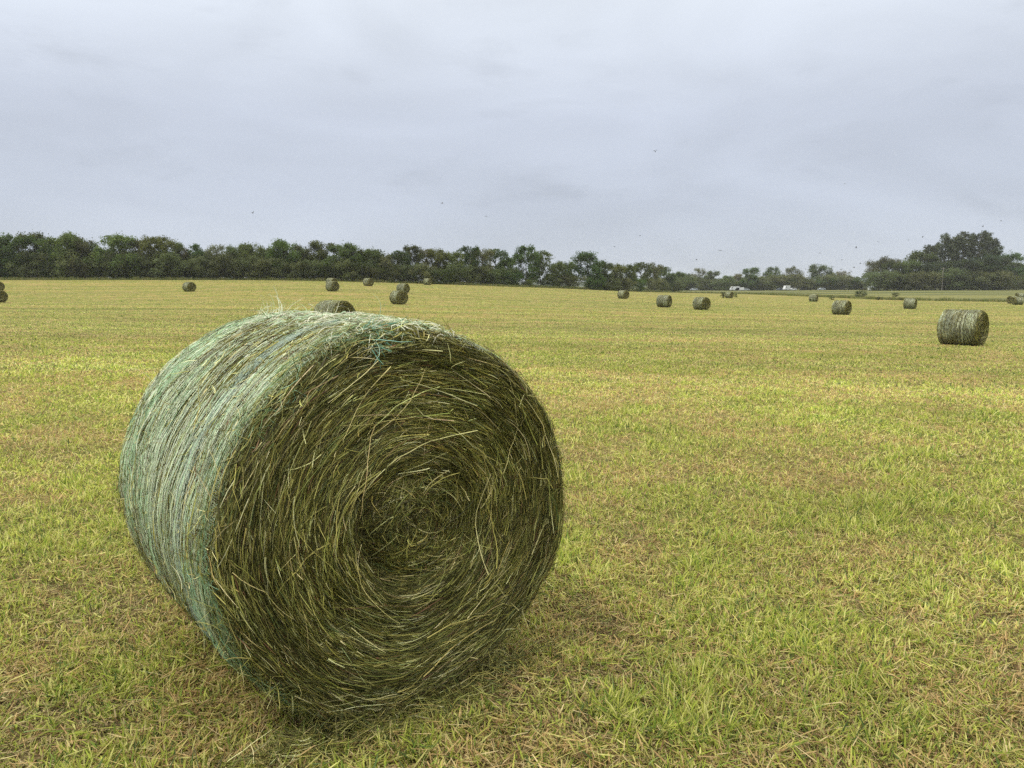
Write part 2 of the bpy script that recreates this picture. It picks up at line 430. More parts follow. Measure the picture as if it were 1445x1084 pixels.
def bale_meshes(R, L, seed, n_face, n_side, n_net, n_link, wscale=1.0, detail=1.0, back_frac=1.0, K=5, netK=150):
    """arrays for body, front face, back face, net (local: axis +Y from the front face, z from the ground)"""
    rg = np.random.default_rng(seed)
    out = {}
    # body: front disc -> side -> back disc
    na = int(160 * detail) if detail >= 1 else 56
    nrf = int(70 * detail) if detail >= 1 else 14
    ph = np.linspace(0, TAU, na, endpoint=False)
    rr = np.linspace(0.004, R - 0.002, nrf); ys = np.concatenate([np.linspace(0, 1, 24) * L]) if detail < 1 else np.linspace(0, 1, 60) * L
    ys = ys[1:-1]
    P1 = face_point(rr[:, None] + 0 * ph[None], ph[None] + 0 * rr[:, None], R, seed, True, L, -0.006)
    P2 = side_point(ph[None] + 0 * ys[:, None], ys[:, None] + 0 * ph[None], R, L, seed, -0.006)
    P3 = face_point(rr[::-1, None] + 0 * ph[None], ph[None] + 0 * rr[:, None], R, seed, False, L, -0.006)
    G = np.concatenate([P1, P2[(ys > SH * .5) & (ys < L - SH * .5)], P3]); n1 = len(G)
    V = squash(G.reshape(-1, 3), R, R)
    i = np.arange(n1 - 1)[:, None] * na; j = np.arange(na)[None]; jn = (j + 1) % na
    F = np.stack([i + j, i + na + j, i + na + jn, i + jn], -1).reshape(-1, 4)
    out['body'] = (V, F, None)
    # end faces: stalks laid round the spiral
    for side_i, (nm, nf, front) in enumerate((('front', n_face, True), ('back', int(n_face * back_frac), False))):
        r = R * np.sqrt(rg.uniform(0.0005, 1.0, nf)); r = np.minimum(r, R * 0.995)
        ph0 = rg.uniform(0, TAU, nf)
        ln = rg.gamma(2.0, 0.036, nf).clip(0.012, 0.26)
        clump = (fbm(r * 12, ph0 * 1.5, seed + 70, 2) - 0.5)
        tilt = rg.normal(0, 0.15, nf) + clump * 0.22 + np.where(rg.random(nf) < 0.07, rg.normal(0, 0.8, nf), 0)
        tilt = tilt + np.where(r < 0.17 * R / .63, rg.normal(0, 0.7, nf), 0)
        s = np.linspace(-0.5, 0.5, K)[None] * ln[:, None]
        bend = rg.normal(0, 0.4, nf)[:, None] * s * s / ln[:, None]
        wr = 1 / np.maximum(r[:, None], 0.05)
        # arc along the circle with a drift in radius
        rK = np.clip(r[:, None] + s * np.sin(tilt)[:, None] + bend * 0.25, 0.004, R + 0.004)
        pK = ph0[:, None] + s * np.cos(tilt)[:, None] * wr * (1 if front else 1)
        sticking = rg.random(nf) < 0.03
        lift = rg.exponential(0.0035, nf)[:, None] + np.where(sticking, rg.uniform(0.004, 0.05, nf), 0.0)[:, None] * (np.linspace(0, 1, K)[None] ** 2) + 0.001
        P = face_point(rK, pK, R, seed, front, L, lift)
        hw = rg.lognormal(0, 0.42, nf) * 0.0011 * wscale
        V, F = curved_strands(squash(P, R, R), hw, rg)
        c = hay_colours(nf, rg)
        # layers of differing cut: some rings greener, some browner
        ring = fbm(r * 14 + 3, ph0 * 0.6, seed + 90, 2)[:, None]
        c *= 0.55 + 1.05 * ring
        out[nm] = (V, F, np.repeat(c, 2 * K, 0))
    # the cross-laid long pale stalks are in 'stalks'
    # sides: scraps under the net
    ph0 = rg.uniform(0, TAU, n_side); y0 = rg.uniform(0.0, L, n_side); ln = rg.gamma(2, 0.04, n_side).clip(0.015, 0.25)
    tl = rg.normal(0, 0.16, n_side) + np.where(rg.random(n_side) < 0.16, rg.normal(0, 0.9, n_side), 0)
    s = np.linspace(-0.5, 0.5, K)[None] * ln[:, None]
    P = side_point(ph0[:, None] + s * np.cos(tl)[:, None] / R, np.clip(y0[:, None] + s * np.sin(tl)[:, None], 0.001, L - 0.001), R, L, seed, rg.exponential(0.003, n_side)[:, None] - 0.002 + np.where(rg.random(n_side) < .02, .02, 0)[:, None] * np.abs(s / ln[:, None] + .5))
    V, F = curved_strands(squash(P, R, R), rg.lognormal(0, 0.3, n_side) * 0.0012 * wscale, rg)
    out['side'] = (V, F, np.repeat(hay_colours(n_side, rg, (0.22, 0.24, 0.22, 0.16, 0.10, 0.03, 0.03)), 2 * K, 0))
    # net: strands run round the bale, gathered here and there
    y0 = np.sort(rg.uniform(0.012, L - 0.012, n_net)); K2 = netK
    p = np.linspace(0, TAU * 1.02, K2)[None] + rg.uniform(0, TAU, (n_net, 1))
    def wander(pp, yy):
        pc, ps = np.cos(pp), np.sin(pp)
        a = fbm(pc * 1.4 + yy * 6 + 5, ps * 1.4 + 3, seed + 200, 2) - .5
        b = fbm(pc * 5 + yy * 30 + 5, ps * 5 + yy * 7, seed + 210, 2) - .5
        g = (fbm(yy * 9 + pc * .8, ps * .8, seed + 220, 2) - .5)
        return a * 0.05 + b * 0.014 + g * 0.03
    yy0 = y0[:, None] + 0 * p
    yK = np.clip(yy0 + wander(p, yy0) + rg.normal(0, 0.0011, p.shape), 0.004, L - 0.004)
    lay = rg.integers(0, 3, n_net)[:, None] * 0.0012
    P = side_point(p, yK, R, L, seed, 0.0035 + lay + 0.009 * (fbm(p * 22 + yy0 * 300, yy0 * 200, seed + 230, 2) - .5))
    Psq = squash(P, R, R)
    pc, ps = np.cos(p), np.sin(p)
    side = np.zeros_like(P); side[..., 1] = 1
    hw = (0.0006 + 0.0007 * rg.random((n_net, 1)) ** 2) * wscale * (0.4 + 1.2 * fbm(p * 6 + yy0 * 90, yy0 * 50, seed + 240, 2))
    cord = rg.random((n_net, 1)) < .42
    hw = np.where(cord, hw * 0 + rg.uniform(.0012, .0021, (n_net, 1)) * wscale * (0.55 + .8 * fbm(p * 9 + yy0 * 90, yy0 * 50, seed + 241, 2)), hw)
    if detail < 1: hw = hw * .8 * sstep(.36, .62, fbm(p * 9 + yy0 * 200, yy0 * 150, seed + 243, 2))
    V, F = ribbons(Psq, side, hw)
    pale = np.array([0.84, 0.90, 0.70]); mint = np.array([0.60, 0.80, 0.55]); teal = np.array([0.32, 0.52, 0.32]); straw = np.array([0.52, 0.52, 0.26]); blue = np.array([0.5, 0.64, 0.52])
    t1 = fbm(y0 * 7, y0 * 0, seed + 250, 2)
    u = rg.random(n_net); u = np.where(cord[:, 0], u * .62, .25 + u * .75)
    c = np.where((u < 0.42)[:, None], pale, np.where((u < 0.68)[:, None], mint, np.where((u < 0.82)[:, None], straw, np.where((u < .90)[:, None], blue, teal))))
    edge_t = np.exp(-(y0 / 0.13) ** 2)[:, None] * 0.5
    c = c * (1 - edge_t) + np.where((u < .5)[:, None], np.array([.30, .42, .2]), np.array([.42, .5, .26])) * edge_t
    cK = c[:, None] * (0.75 + 0.55 * fbm(p * 2.5 + yy0 * 31, yy0 * 17, seed + 260, 3))[..., None]
    out['net'] = [V, F, np.repeat(cK.reshape(-1, 3), 2, 0)]
    # zig-zag links between neighbouring strands
    if n_link:
        yl = rg.uniform(0.02, L - 0.04, n_link); K3 = netK * 3
        p = np.linspace(0, TAU, K3)[None] * rg.uniform(0.25, 1, (n_link, 1)) + rg.uniform(0, TAU, (n_link, 1))
        zz = (np.abs(((np.arange(K3) % 4) - 2)) / 2.0)[None] * rg.uniform(0.010, 0.026, (n_link, 1))
        yy = yl[:, None] + 0 * p
        yK = np.clip(yy + wander(p, yy) + zz, 0.003, L - 0.003)
        P = squash(side_point(p, yK, R, L, seed, 0.007), R, R)
        side = np.zeros_like(P); side[..., 1] = 0.8; side[..., 2] = .6 * np.cos(p); side[..., 0] = -.6 * np.sin(p)
        V2, F2 = ribbons(P, side, np.full(p.shape, 0.0006 * wscale))
        cc = np.repeat(((pale * .9)[None] * (0.6 + 0.6 * rg.random((n_link, 1))))[:, None], K3 * 2, 1).reshape(-1, 3)
        out['net'] = [np.concatenate([V, V2]), np.concatenate([F, F2 + len(V)]), np.concatenate([out['net'][2], cc])]
    return out, rg

def merge(*parts):
    Vs, Fs, Cs, o = [], [], [], 0
    for V, F, C_ in parts:
        Vs.append(V); Fs.append(F + o); Cs.append(C_); o += len(V)
    return np.concatenate(Vs), np.concatenate(Fs), np.concatenate(Cs)

def strand_set(P, hw, rg, c):
    V, F = curved_strands(P, hw, rg); return V, F, np.repeat(c, 2 * P.shape[1], 0)

def free_curl(starts, n_k, length, rg, bias, curl=0.6, step_noise=0.35):
    """polylines wandering away from start points"""
    n = len(starts); P = np.zeros((n, n_k, 3)); P[:, 0] = starts
    d = norm(bias + rg.normal(0, 0.25, (n, 3))); ax = norm(rg.normal(0, 1, (n, 3)))
    st = (length / (n_k - 1))[:, None]
    for k in range(1, n_k):
        d = norm(d + np.cross(ax, d) * curl * rg.uniform(.3, 1, (n, 1)) / n_k * 3 + rg.normal(0, step_noise / n_k * 2, (n, 3)))
        P[:, k] = P[:, k - 1] + d * st
    return P

def main_bale():
    root = empty('hay_bale', (BX, BY, GZ), BTH)
    tag(root, 'large round hay bale in pale green net filling the left foreground, spiral end showing', 'hay bale', 'round hay bales')
    seed = 101
    m, rg = bale_meshes(BR, BL, seed, 150000, 46000, 460, 90, 0.82, 1.0, 0.15, 6, 300)
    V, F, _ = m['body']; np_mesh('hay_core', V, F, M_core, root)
    V, F, C_ = merge(m['side']); np_mesh('side_hay', V, F, M_hay, root, C_)
    # long pale stalks lying across the spiral
    n = 230
    r = BR * np.sqrt(rg.uniform(0.02, 0.97, n)); ph = rg.uniform(0, TAU, n); K = 9
    ln = rg.uniform(0.06, 0.36, n); dirn = ph + np.pi / 2 + np.where(rg.random(n) < .72, rg.normal(0, .22, n), rg.uniform(-1.5, 1.5, n))
    s = np.linspace(-.5, .5, K)[None] * ln[:, None]; bend = rg.normal(0, .5, n)[:, None] * s * s / ln[:, None] * .5
    kink = np.where(rg.random(n) < .3, rg.normal(0, .5, n), 0)[:, None] * np.maximum(s, 0)
    X = r[:, None] * np.cos(ph)[:, None] + s * np.cos(dirn)[:, None] - (bend + kink) * np.sin(dirn)[:, None]
    Zc = r[:, None] * np.sin(ph)[:, None] + s * np.sin(dirn)[:, None] + (bend + kink) * np.cos(dirn)[:, None]
    rK = np.hypot(X, Zc); pK = np.arctan2(Zc, X); ok = (rK.max(1) < BR * 1.01)
    P = face_point(rK[ok], pK[ok], BR, seed, True, BL, 0.012 + rg.uniform(0, .015, (ok.sum(), 1)) + np.abs(s[ok]) * rg.uniform(0, .12, (ok.sum(), 1)))
    stalk = strand_set(P, rg.uniform(0.0006, 0.0015, ok.sum()), rg, hay_colours(ok.sum(), rg, (0, .0, .15, .35, .5, .02, .03)) * 1.15)
    # rim whiskers and the fuzz under the front edge
    def whisk(n, phr, out_b, l0, l1, yr=(0.0, .1), cw=(0, .2, .3, .3, .2, .03, .05)):
        ph = rg.uniform(*phr, n); y = rg.uniform(*yr, n)
        st = squash(side_point(ph, y, BR, BL, seed, -0.004), BR, BR)
        tang = np.stack([-np.sin(ph), 0 * ph, np.cos(ph)], -1) * np.where(rg.random(n) < .5, -1, 1)[:, None]
        rad = np.stack([np.cos(ph), 0 * ph, np.sin(ph)], -1)
        b = tang + rad * out_b * rg.uniform(0, 1.5, (n, 1)) + np.array([0, -0.35, 0]) * rg.uniform(0, 1, (n, 1))
        P = free_curl(st, 6, rg.uniform(l0, l1, n), rg, norm(b), .5)
        P[..., 2] = np.maximum(P[..., 2], 0.004)
        return strand_set(P, rg.uniform(.0006, .0014, n), rg, hay_colours(n, rg, cw))
    n = 5200; K = 6
    u_ = rg.normal(-.03, .27, n); w_ = -np.abs(rg.exponential(.05, n)) + .05
    st = np.stack([u_, w_, np.full(n, .012) + rg.random(n) * .05 * np.exp(-np.abs(w_) * 12)], -1)
    Psp = free_curl(st, K, rg.gamma(2.4, .024, n).clip(.02, .16), rg, np.stack([np.where(rg.random(n) < .5, 1, -1) * rg.random(n), rg.normal(-.2, .5, n), rg.uniform(-.05, .25, n)], -1), .4)
    Psp[..., 2] = np.maximum(Psp[..., 2], .006 + rg.random((n, 1)) * .02)
    spill = strand_set(Psp, rg.uniform(.0006, .0014, n), rg, hay_colours(n, rg, (.2, .25, .25, .2, .07, .01, .1)))
    np_mesh('spilled_hay', *spill[:2], M_hay, root, spill[2])
    ends = merge(m['front'], stalk, whisk(900, (0, TAU), 0.35, .03, .13), whisk(700, (np.pi * 1.2, np.pi * 1.85), .25, .03, .10, (-0.0, .06)))
    np_mesh('spiral_end', *ends[:2], M_hay, root, ends[2])
    np_mesh('spiral_end', *m['back'][:2], M_hay, root, m['back'][2])
    w1 = merge(whisk(1300, (0, TAU), .45, .02, .10, (0.1, BL)), whisk(500, (np.pi * .3, np.pi * 1.2), .6, .02, .09, (BL * .8, BL)))
    np_mesh('loose_straw', *w1[:2], M_hay, root, w1[2])
    net = np_mesh('net_wrap', m['net'][0], m['net'][1], M_net, root, m['net'][2])
    # overlapping tangle on top, loose tail end, teal knot at the front rim, pale gathered bands
    def tangle(n, phr, yr, ln, cols, hw=0.0011, lift=(.004, .02), along=0.8):
        K = 12
        ph = rg.uniform(*phr, n); y = rg.uniform(*yr, n); a = rg.normal(0, 1 - along, n) * 1.5 + np.where(rg.random(n) < .5, 0, np.pi)
        s = np.linspace(0, 1, K)[None] * rg.uniform(*ln, n)[:, None]
        wv = (fbm(s * 25 + ph[:, None] * 9, y[:, None] * 40 + 0 * s, 77, 2) - .5) * .05
        wy = (fbm(s * 30 + ph[:, None] * 5 + 9, y[:, None] * 44 + 0 * s, 78, 2) - .5) * .05
        lf = rg.uniform(*lift, n)[:, None] * np.sin(np.linspace(0, np.pi, K))[None] + .006
        P = side_point(ph[:, None] + (s * np.cos(a)[:, None] + wv) / BR, np.clip(y[:, None] + s * np.sin(a)[:, None] + wy, .0, BL), BR, BL, seed, lf)
        c = np.array(cols)[rg.integers(0, len(cols), n)] * rg.uniform(.7, 1.15, (n, 1))
        return strand_set(squash(P, BR, BR), rg.uniform(.6, 1.4, n) * hw, rg, c)
    pale, white, mint, teal = (.72, .78, .58), (.84, .84, .66), (.50, .70, .45), (.18, .42, .24)
    top = np.pi / 2
    n = 5200; K = 4
    ph = rg.uniform(0, TAU, n); y = rg.uniform(.01, BL - .01, n); l_ = rg.gamma(2, .013, n).clip(.008, .1); a = rg.uniform(0, TAU, n) * .5 + np.where(rg.random(n) < .5, 0, rg.normal(0, .3, n))
    s_ = np.linspace(-.5, .5, K)[None] * l_[:, None]
    P = side_point(ph[:, None] + s_ * np.cos(a)[:, None] / BR, np.clip(y[:, None] + s_ * np.sin(a)[:, None], 0, BL), BR, BL, seed, rg.uniform(.006, .013, n)[:, None] + np.abs(s_) * .3)
    sc = strand_set(squash(P, BR, BR), rg.uniform(.0006, .0018, n), rg, hay_colours(n, rg, (.42, .2, .1, .08, .12, .05, .03)))
    np_mesh('hay_scraps', *sc[:2], M_hay, net, sc[2])
    tg = merge(tangle(750, (top - .35, top + .30), (.0, BL * .8), (.04, .16), (pale, white, white, mint), .0011, (.003, .018), .5),
               tangle(420, (top - .1, top + 1.6), (BL * .74, BL * .93), (.06, .3), (pale, mint, mint), .0013, (.002, .01), .93),
               tangle(240, (top + .0, top + 2.2), (BL * .25, BL * .31), (.08, .3), ((.42, .54, .44), (.5, .6, .5)), .001, (.001, .006), .96),
               tangle(300, (top + .9, top + 2.6), (BL * .55, BL * .7), (.08, .3), (mint, pale), .001, (.001, .006), .95),
               tangle(260, (top + 1.7, top + 2.7), (.15, .26), (.06, .2), (mint, (.44, .66, .48)), .0012, (.001, .008), .9),
               tangle(500, (top - .1, top + 2.4), (.0, .12), (.04, .2), ((.3, .52, .33), (.26, .42, .2), (.28, .40, .2), (.34, .36, .14), (.4, .42, .18)), .0009, (.001, .008), .93))
    np_mesh('net_tangle', *tg[:2], M_net, net, tg[2])
    # the loose tail: strands rising off the top at the far side
    n = 60
    ph = top + rg.uniform(.10, .27, n); y = rg.uniform(.80, .92, n)
    st = side_point(ph, y, BR, BL, seed, .005)
    P = free_curl(st, 12, rg.uniform(.04, .13, n), rg, np.array([[.7, 0, .62]]), 1.3, .6)
    tail = strand_set(P, rg.uniform(.0007, .0016, n), rg, np.array([white, pale, mint])[rg.integers(0, 3, n)])
    n = 44
    ph = top + rg.uniform(-.15, .12, n); y = rg.uniform(.55, .9, n)
    P2 = free_curl(side_point(ph, y, BR, BL, seed, .004), 14, rg.uniform(.04, .12, n), rg, np.array([[.9, -.5, .2]]), 1.8, .5)
    tail = merge(tail, strand_set(P2, rg.uniform(.0006, .0012, n), rg, np.array([white, pale, mint])[rg.integers(0, 3, n)]))
    np_mesh('net_tail', *tail[:2], M_net, net, tail[2])
    n = 95
    ph = top + rg.normal(.21, .035, n); y = rg.uniform(.0, .09, n)
    P = free_curl(side_point(ph, y, BR, BL, seed, .006), 12, rg.uniform(.02, .15, n), rg, np.where((rg.random(n) < .6)[:, None], np.array([[.12, -.35, -1.0]]), np.array([[.9, -.2, .1]])), .7, .6)
    kn = strand_set(P, rg.uniform(.0007, .0016, n), rg, np.array([(.14, .36, .27), (.10, .30, .2), (.36, .54, .42)])[rg.integers(0, 3, n)])
    np_mesh('net_knot', *kn[:2], M_net, net, kn[2])
main_bale()

# ------------------------------------------------------------------ other bales
def bale_proto(seed, R=0.63, L=1.22):
    root = empty('hay_bale')
    m, rg = bale_meshes(R, L, seed, 6000, 9000, 210, 0, 2.4, .4, 1.0, 3, 150)
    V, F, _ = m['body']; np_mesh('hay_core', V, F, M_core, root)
    np_mesh('side_hay', *m['side'][:2], M_hay, root, np.clip((m['side'][2] * .4 + m['side'][2].mean(0) * .6) * np.array([1.25, 1.3, 1.6]), 0, 1))
    np_mesh('spiral_end', *m['front'][:2], M_hay, root, m['front'][2])
    np_mesh('spiral_end', *m['back'][:2], M_hay, root, m['back'][2])
    NV = m['net'][0]; pa = np.arctan2(NV[:, 2] - R, NV[:, 0])
    cov = sstep(.38, .62, fbm(pa * 1.1 + 9, NV[:, 1] * 2.6 + seed, seed * 3, 3))[:, None]
    lum = m['net'][2].mean(1, keepdims=True)
    c = (m['net'][2] * .5 + lum * np.array([[.30, .30, .19]])) * (.6 + .75 * cov)
    np_mesh('net_wrap', m['net'][0], m['net'][1], M_net, root, c)
    return root
PROTO = [bale_proto(s) for s in (11, 12, 13, 14)]
USED = set()
G_B = 'round hay bales'
def place_bale(px, d, alpha, label, k, scale=1.0, faceleft=False):
    x, y = at(px, d)
    v = norm(np.array([x, y, 0.0])); r = np.array([v[1], -v[0], 0])
    if faceleft: r = -r
    al = math.radians(alpha)
    nrm = r * math.cos(al) - v * math.sin(al)
    ya = -nrm; th = math.atan2(-ya[0], ya[1])
    o = PROTO[k] if k not in USED else dup(PROTO[k])
    USED.add(k)
    c, s = math.cos(th), math.sin(th); L = 1.22 * scale
    ox, oy = x + s * L / 2, y - c * L / 2
    o.location = (ox, oy, h1(x, y) - 0.02); o.rotation_euler = (0, 0, th); o.scale = (scale,) * 3
    tag(o, label, 'hay bale', G_B)
    return o
place_bale(1358, 26.8, 20, 'netted hay bale nearest at the right, lying side-on with pale tattered net on top', 0)
place_bale(473, 31.0, 50, 'brown hay bale just behind the big foreground bale, its lower half hidden', 1)
place_bale(563.5, 70, 58, 'middle distance hay bale with another bale close behind its right shoulder', 2)
place_bale(570, 98, 38, 'hay bale half hidden behind the right shoulder of a nearer bale', 3)
place_bale(270.5, 101, 58, 'lone small hay bale far off on the left of the field, before the dark hedgerow', 2)
place_bale(471, 97, 52, 'small hay bale with another bale peeping out directly above it', 1)
place_bale(470, 116, 45, 'tiny hay bale peeping out directly above a nearer one, far off by the hedgerow', 3)
place_bale(521.5, 122, 48, 'far hay bale alone, right of the pair that looks stacked', 1)
place_bale(604.5, 146, 40, 'farthest hay bale of the rising left part of the field, beside the grassy margin', 2)
place_bale(1.5, 76, 62, 'hay bale cut off by the left edge of the picture, lower of two', 1)
place_bale(2.0, 106, 55, 'hay bale cut off by the left edge of the picture, upper of two', 3)
place_bale(878.5, 111, 42, 'small hay bale standing alone in the middle of the far field', 2)
place_bale(936, 79, 22, 'side-on grey green hay bale, left of the near pair right of centre', 3)
place_bale(988.5, 75, 42, 'round ended hay bale, right of the near pair right of centre', 0)
place_bale(1027, 150, 38, 'distant hay bale with a dark bush touching its left side', 2)
place_bale(1145.5, 133, 18, 'distant hay bale at the far edge of the field, before the rough green pasture', 1)
place_bale(1185.5, 67, 26, 'mid-sized dark hay bale with a patchy net, below the white box van', 0)
place_bale(1281.5, 91, 12, 'side-on barrel shaped hay bale below the left part of the tall wood', 2)
place_bale(1432, 119, 35, 'foremost hay bale of the cluster at the right edge, dark end to the left', 3, 1.0, True)
place_bale(1424.5, 128, 50, 'hay bale showing its dark round end behind the foremost one of the right cluster', 1, 1.0, True)
place_bale(1434, 170, 30, 'greyish hay bale rising behind the two others at the right edge', 2, 1.05, True)

# ------------------------------------------------------------------ grass
def blades(n_target, r0, r1, dens0, rref, seed, ang=44):
    """uniform angle, density dens0 up to rref then falling as (rref/d)^2"""
    rg = np.random.default_rng(seed)
    rr = np.linspace(r0, r1, 4000); dn = dens0 * np.minimum(1, (rref / rr)) ** 2
    cdf = np.cumsum(dn * rr); tot = cdf[-1] * (rr[1] - rr[0]) * 2 * math.radians(ang); cdf /= cdf[-1]
    n = int(tot) if n_target is None else n_target
    r = np.interp(rg.random(n), cdf, rr); a = np.radians(rg.uniform(-ang, ang, n))
    return r * np.sin(a), r * np.cos(a), r, rg

def bale_mask(x, y):
    dx, dy = x - BX, y - BY; c, s = math.cos(BTH), math.sin(BTH)
    lx = dx * c + dy * s; ly = -dx * s + dy * c
    inside = (np.abs(lx) < 0.30) & (ly > 0.05) & (ly < BL - .03)
    return ~inside, lx, ly

def grass_field():
    x, y, r, rg = blades(None, 1.25, 170, 19000, 3.0, 5)
    wf = np.ones(len(x))
    # sparser, broader grass out to the sides and behind, beyond what this view takes in
    x2, y2, r2, _ = blades(None, 0.25, 110, 5200, 3.2, 6, 130)
    k2 = (np.abs(np.degrees(np.arctan2(x2, y2))) > 43.5) | (r2 < 1.3)
    x = np.concatenate([x, x2[k2]]); y = np.concatenate([y, y2[k2]]); r = np.concatenate([r, r2[k2]]); wf = np.concatenate([wf, np.full(k2.sum(), 1.9)])
    ok, lx, ly = bale_mask(x, y)
    ok &= edge_dist(x, y) < -.5
    # clumping: keep more blades where tufts are
    cl = fbm(x * 9, y * 9, 41, 2) * .6 + .4 * fbm(x * 3, y * 3, 43, 2); cl = (cl - .5) * 2.2 + .5; keep = ok & (rg.random(len(x)) < 0.38 + 1.0 * cl)
    x, y, r, wf, cl = x[keep], y[keep], r[keep], wf[keep], cl[keep].clip(0, 1); n = len(x)
    tn = tan_amount(x, y)
    tuft = sstep(0.5, 0.75, fbm(x * 2.2, y * 2.2, 51, 3)) * (1 - tn)
    kindr = rg.random(n)
    is_tan = kindr < 0.12 + 0.55 * tn
    is_lying = rg.random(n) < np.where(is_tan, 0.22, 0.1)
    farf = np.clip(r / 4.5, 1, None) * wf
    hgt = np.where(is_tan, rg.uniform(0.018, 0.05, n), rg.uniform(0.02, 0.06, n) * (1 + 0.7 * tuft) * (.7 + .6 * cl))
    hw = np.where(is_tan, rg.uniform(.0010, .0025, n), rg.uniform(.0014, .0036, n)) * farf ** 0.95
    lean_d = rg.uniform(0, TAU, n)
    cellx, celly = np.floor(x / 0.045), np.floor(y / 0.045)
    lean_d = np.where(rg.random(n) < .6, hash2(cellx, celly, 3) * TAU + rg.normal(0, .5, n), lean_d)
    lean = np.abs(rg.normal(0.45, 0.35, n)).clip(0, 1.35); lean = np.where(is_lying, rg.uniform(1.25, 1.5, n), lean)
    ln = np.where(is_lying, rg.uniform(.025, .085, n), hgt)
    K = 4
    t = np.linspace(0, 1, K)[None]
    bend = rg.uniform(0.1, .9, n)[:, None] * np.where(is_lying, .1, 1)[:, None]
    ang_v = lean[:, None] + bend * t            # from vertical
    st = ln[:, None] / (K - 1)
    dh = np.sin(ang_v) * st; dz = np.cos(ang_v) * st
    H = np.cumsum(dh, 1) - dh[:, :1]; Zz = np.cumsum(dz, 1) - dz[:, :1]
    H[:, 0] = 0; Zz[:, 0] = 0
    z0 = height(x, y) + 0.035 * (fbm(x * 1.1, y * 1.1, 3, 3) - 0.5) * sstep(60, 10, r) + 0.012 * (fbm(x * 6, y * 6, 9, 2) - .5) * sstep(20, 5, r)
    z0 += np.where(is_lying, rg.uniform(.003, .03, n), -0.003)
    P = np.stack([x[:, None] + H * np.cos(lean_d)[:, None], y[:, None] + H * np.sin(lean_d)[:, None], z0[:, None] + np.maximum(Zz, -.0)], -1)
    sd_ = lean_d + np.pi / 2 + rg.normal(0, .6, n)
    side = np.stack([np.cos(sd_), np.sin(sd_), rg.normal(0, .2, n)], -1)[:, None]
    wprof = np.array([0.8, 1.0, 0.8, 0.12])[None]
    wprof = np.where(is_tan[:, None], np.array([0.9, 1.0, 0.9, 0.6])[None], wprof)
    V, F = ribbons(P, norm(side), hw[:, None] * wprof)
    greens = np.array([(0.42, 0.50, 0.085), (0.57, 0.60, 0.14), (0.25, 0.36, 0.07), (0.72, 0.70, 0.26), (0.12, 0.18, 0.06)])
    tans = np.array([(0.70, 0.51, 0.24), (0.52, 0.35, 0.16), (0.80, 0.66, 0.36), (0.24, 0.15, 0.08), (0.66, 0.58, 0.22)])
    gi = rg.choice(5, n, p=(.27, .26, .14, .25, .08)); ti = rg.choice(5, n, p=(.27, .2, .16, .12, .25))
    c = np.where(is_tan[:, None], tans[ti], greens[gi])
    patchy = fbm(x * 0.9, y * 0.9, 61, 3)
    yr = y + .10 * x
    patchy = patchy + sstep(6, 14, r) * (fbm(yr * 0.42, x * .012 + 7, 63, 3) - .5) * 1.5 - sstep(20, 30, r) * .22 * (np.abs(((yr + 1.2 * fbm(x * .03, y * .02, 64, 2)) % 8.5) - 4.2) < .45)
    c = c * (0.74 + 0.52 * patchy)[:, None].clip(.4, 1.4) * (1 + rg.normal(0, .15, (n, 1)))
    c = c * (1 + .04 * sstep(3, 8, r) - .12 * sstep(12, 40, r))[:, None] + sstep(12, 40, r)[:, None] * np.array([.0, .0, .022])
    # old leaf sheaths: base of a blade is paler straw
    cK = np.repeat(c[:, None], K, 1)
    cK[:, 0] = cK[:, 0] * 0.55 + np.array([.30, .25, .12]) * 0.45
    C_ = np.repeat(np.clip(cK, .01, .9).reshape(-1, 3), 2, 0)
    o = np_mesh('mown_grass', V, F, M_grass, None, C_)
    tag(o, 'short mown grass and dry stubble covering the near field', 'grass', kind='stuff')
    # matted thatch between the stubble
    x, y, r, rg = blades(None, .3, 40, 9000, 3.0, 91, 75)
    ok, _, _ = bale_mask(x, y); x, y, r = x[ok], y[ok], r[ok]; n = len(x); K = 3
    a = rg.uniform(0, TAU, n); ln = rg.gamma(2.5, .010, n).clip(.010, .08) * np.clip(r / 9, 1, 2); s = np.linspace(-.5, .5, K)[None] * ln[:, None]
    Z = height(x, y)[:, None] + 0.035 * (fbm(x * 1.1, y * 1.1, 3, 3) - 0.5)[:, None] * sstep(60, 10, r)[:, None] + rg.uniform(.002, .016, n)[:, None] + s * rg.normal(0, .2, n)[:, None] + np.abs(s) * .1
    P = np.stack([x[:, None] + s * np.cos(a)[:, None], y[:, None] + s * np.sin(a)[:, None], Z], -1)
    sd2 = np.stack([-np.sin(a), np.cos(a), rg.normal(0, .4, n)], -1)[:, None]
    V, F = ribbons(P, norm(sd2), (rg.uniform(.0008, .0024, n) * np.clip(r / 6, 1, None))[:, None] * np.array([1, 1, .5])[None])
    cc = np.array([(.50, .40, .20), (.34, .26, .13), (.10, .08, .04), (.66, .56, .30), (.26, .34, .10), (.46, .50, .14)])[rg.choice(6, n, p=(.22, .22, .18, .12, .12, .14))] * rg.uniform(.7, 1.2, (n, 1))
    o = np_mesh('thatch', V, F, M_grass, None, np.repeat(cc, 2 * K, 0))
    tag(o, 'matted dead grass lying between the stubble', 'dead grass', kind='stuff')
    # cut stems left lying, longer and paler
    n = 1300
    x, y, r, rg = blades(n, 1.4, 16, 10, 3.0, 77)
    ok, _, _ = bale_mask(x, y); x, y, r = x[ok], y[ok], r[ok]; n = len(x)
    K = 7; a = rg.uniform(0, TAU, n); ln = rg.gamma(3, .035, n).clip(.05, .4)
    s = np.linspace(-.5, .5, K)[None] * ln[:, None]; bd = rg.normal(0, 1.6, n)[:, None] * s * s
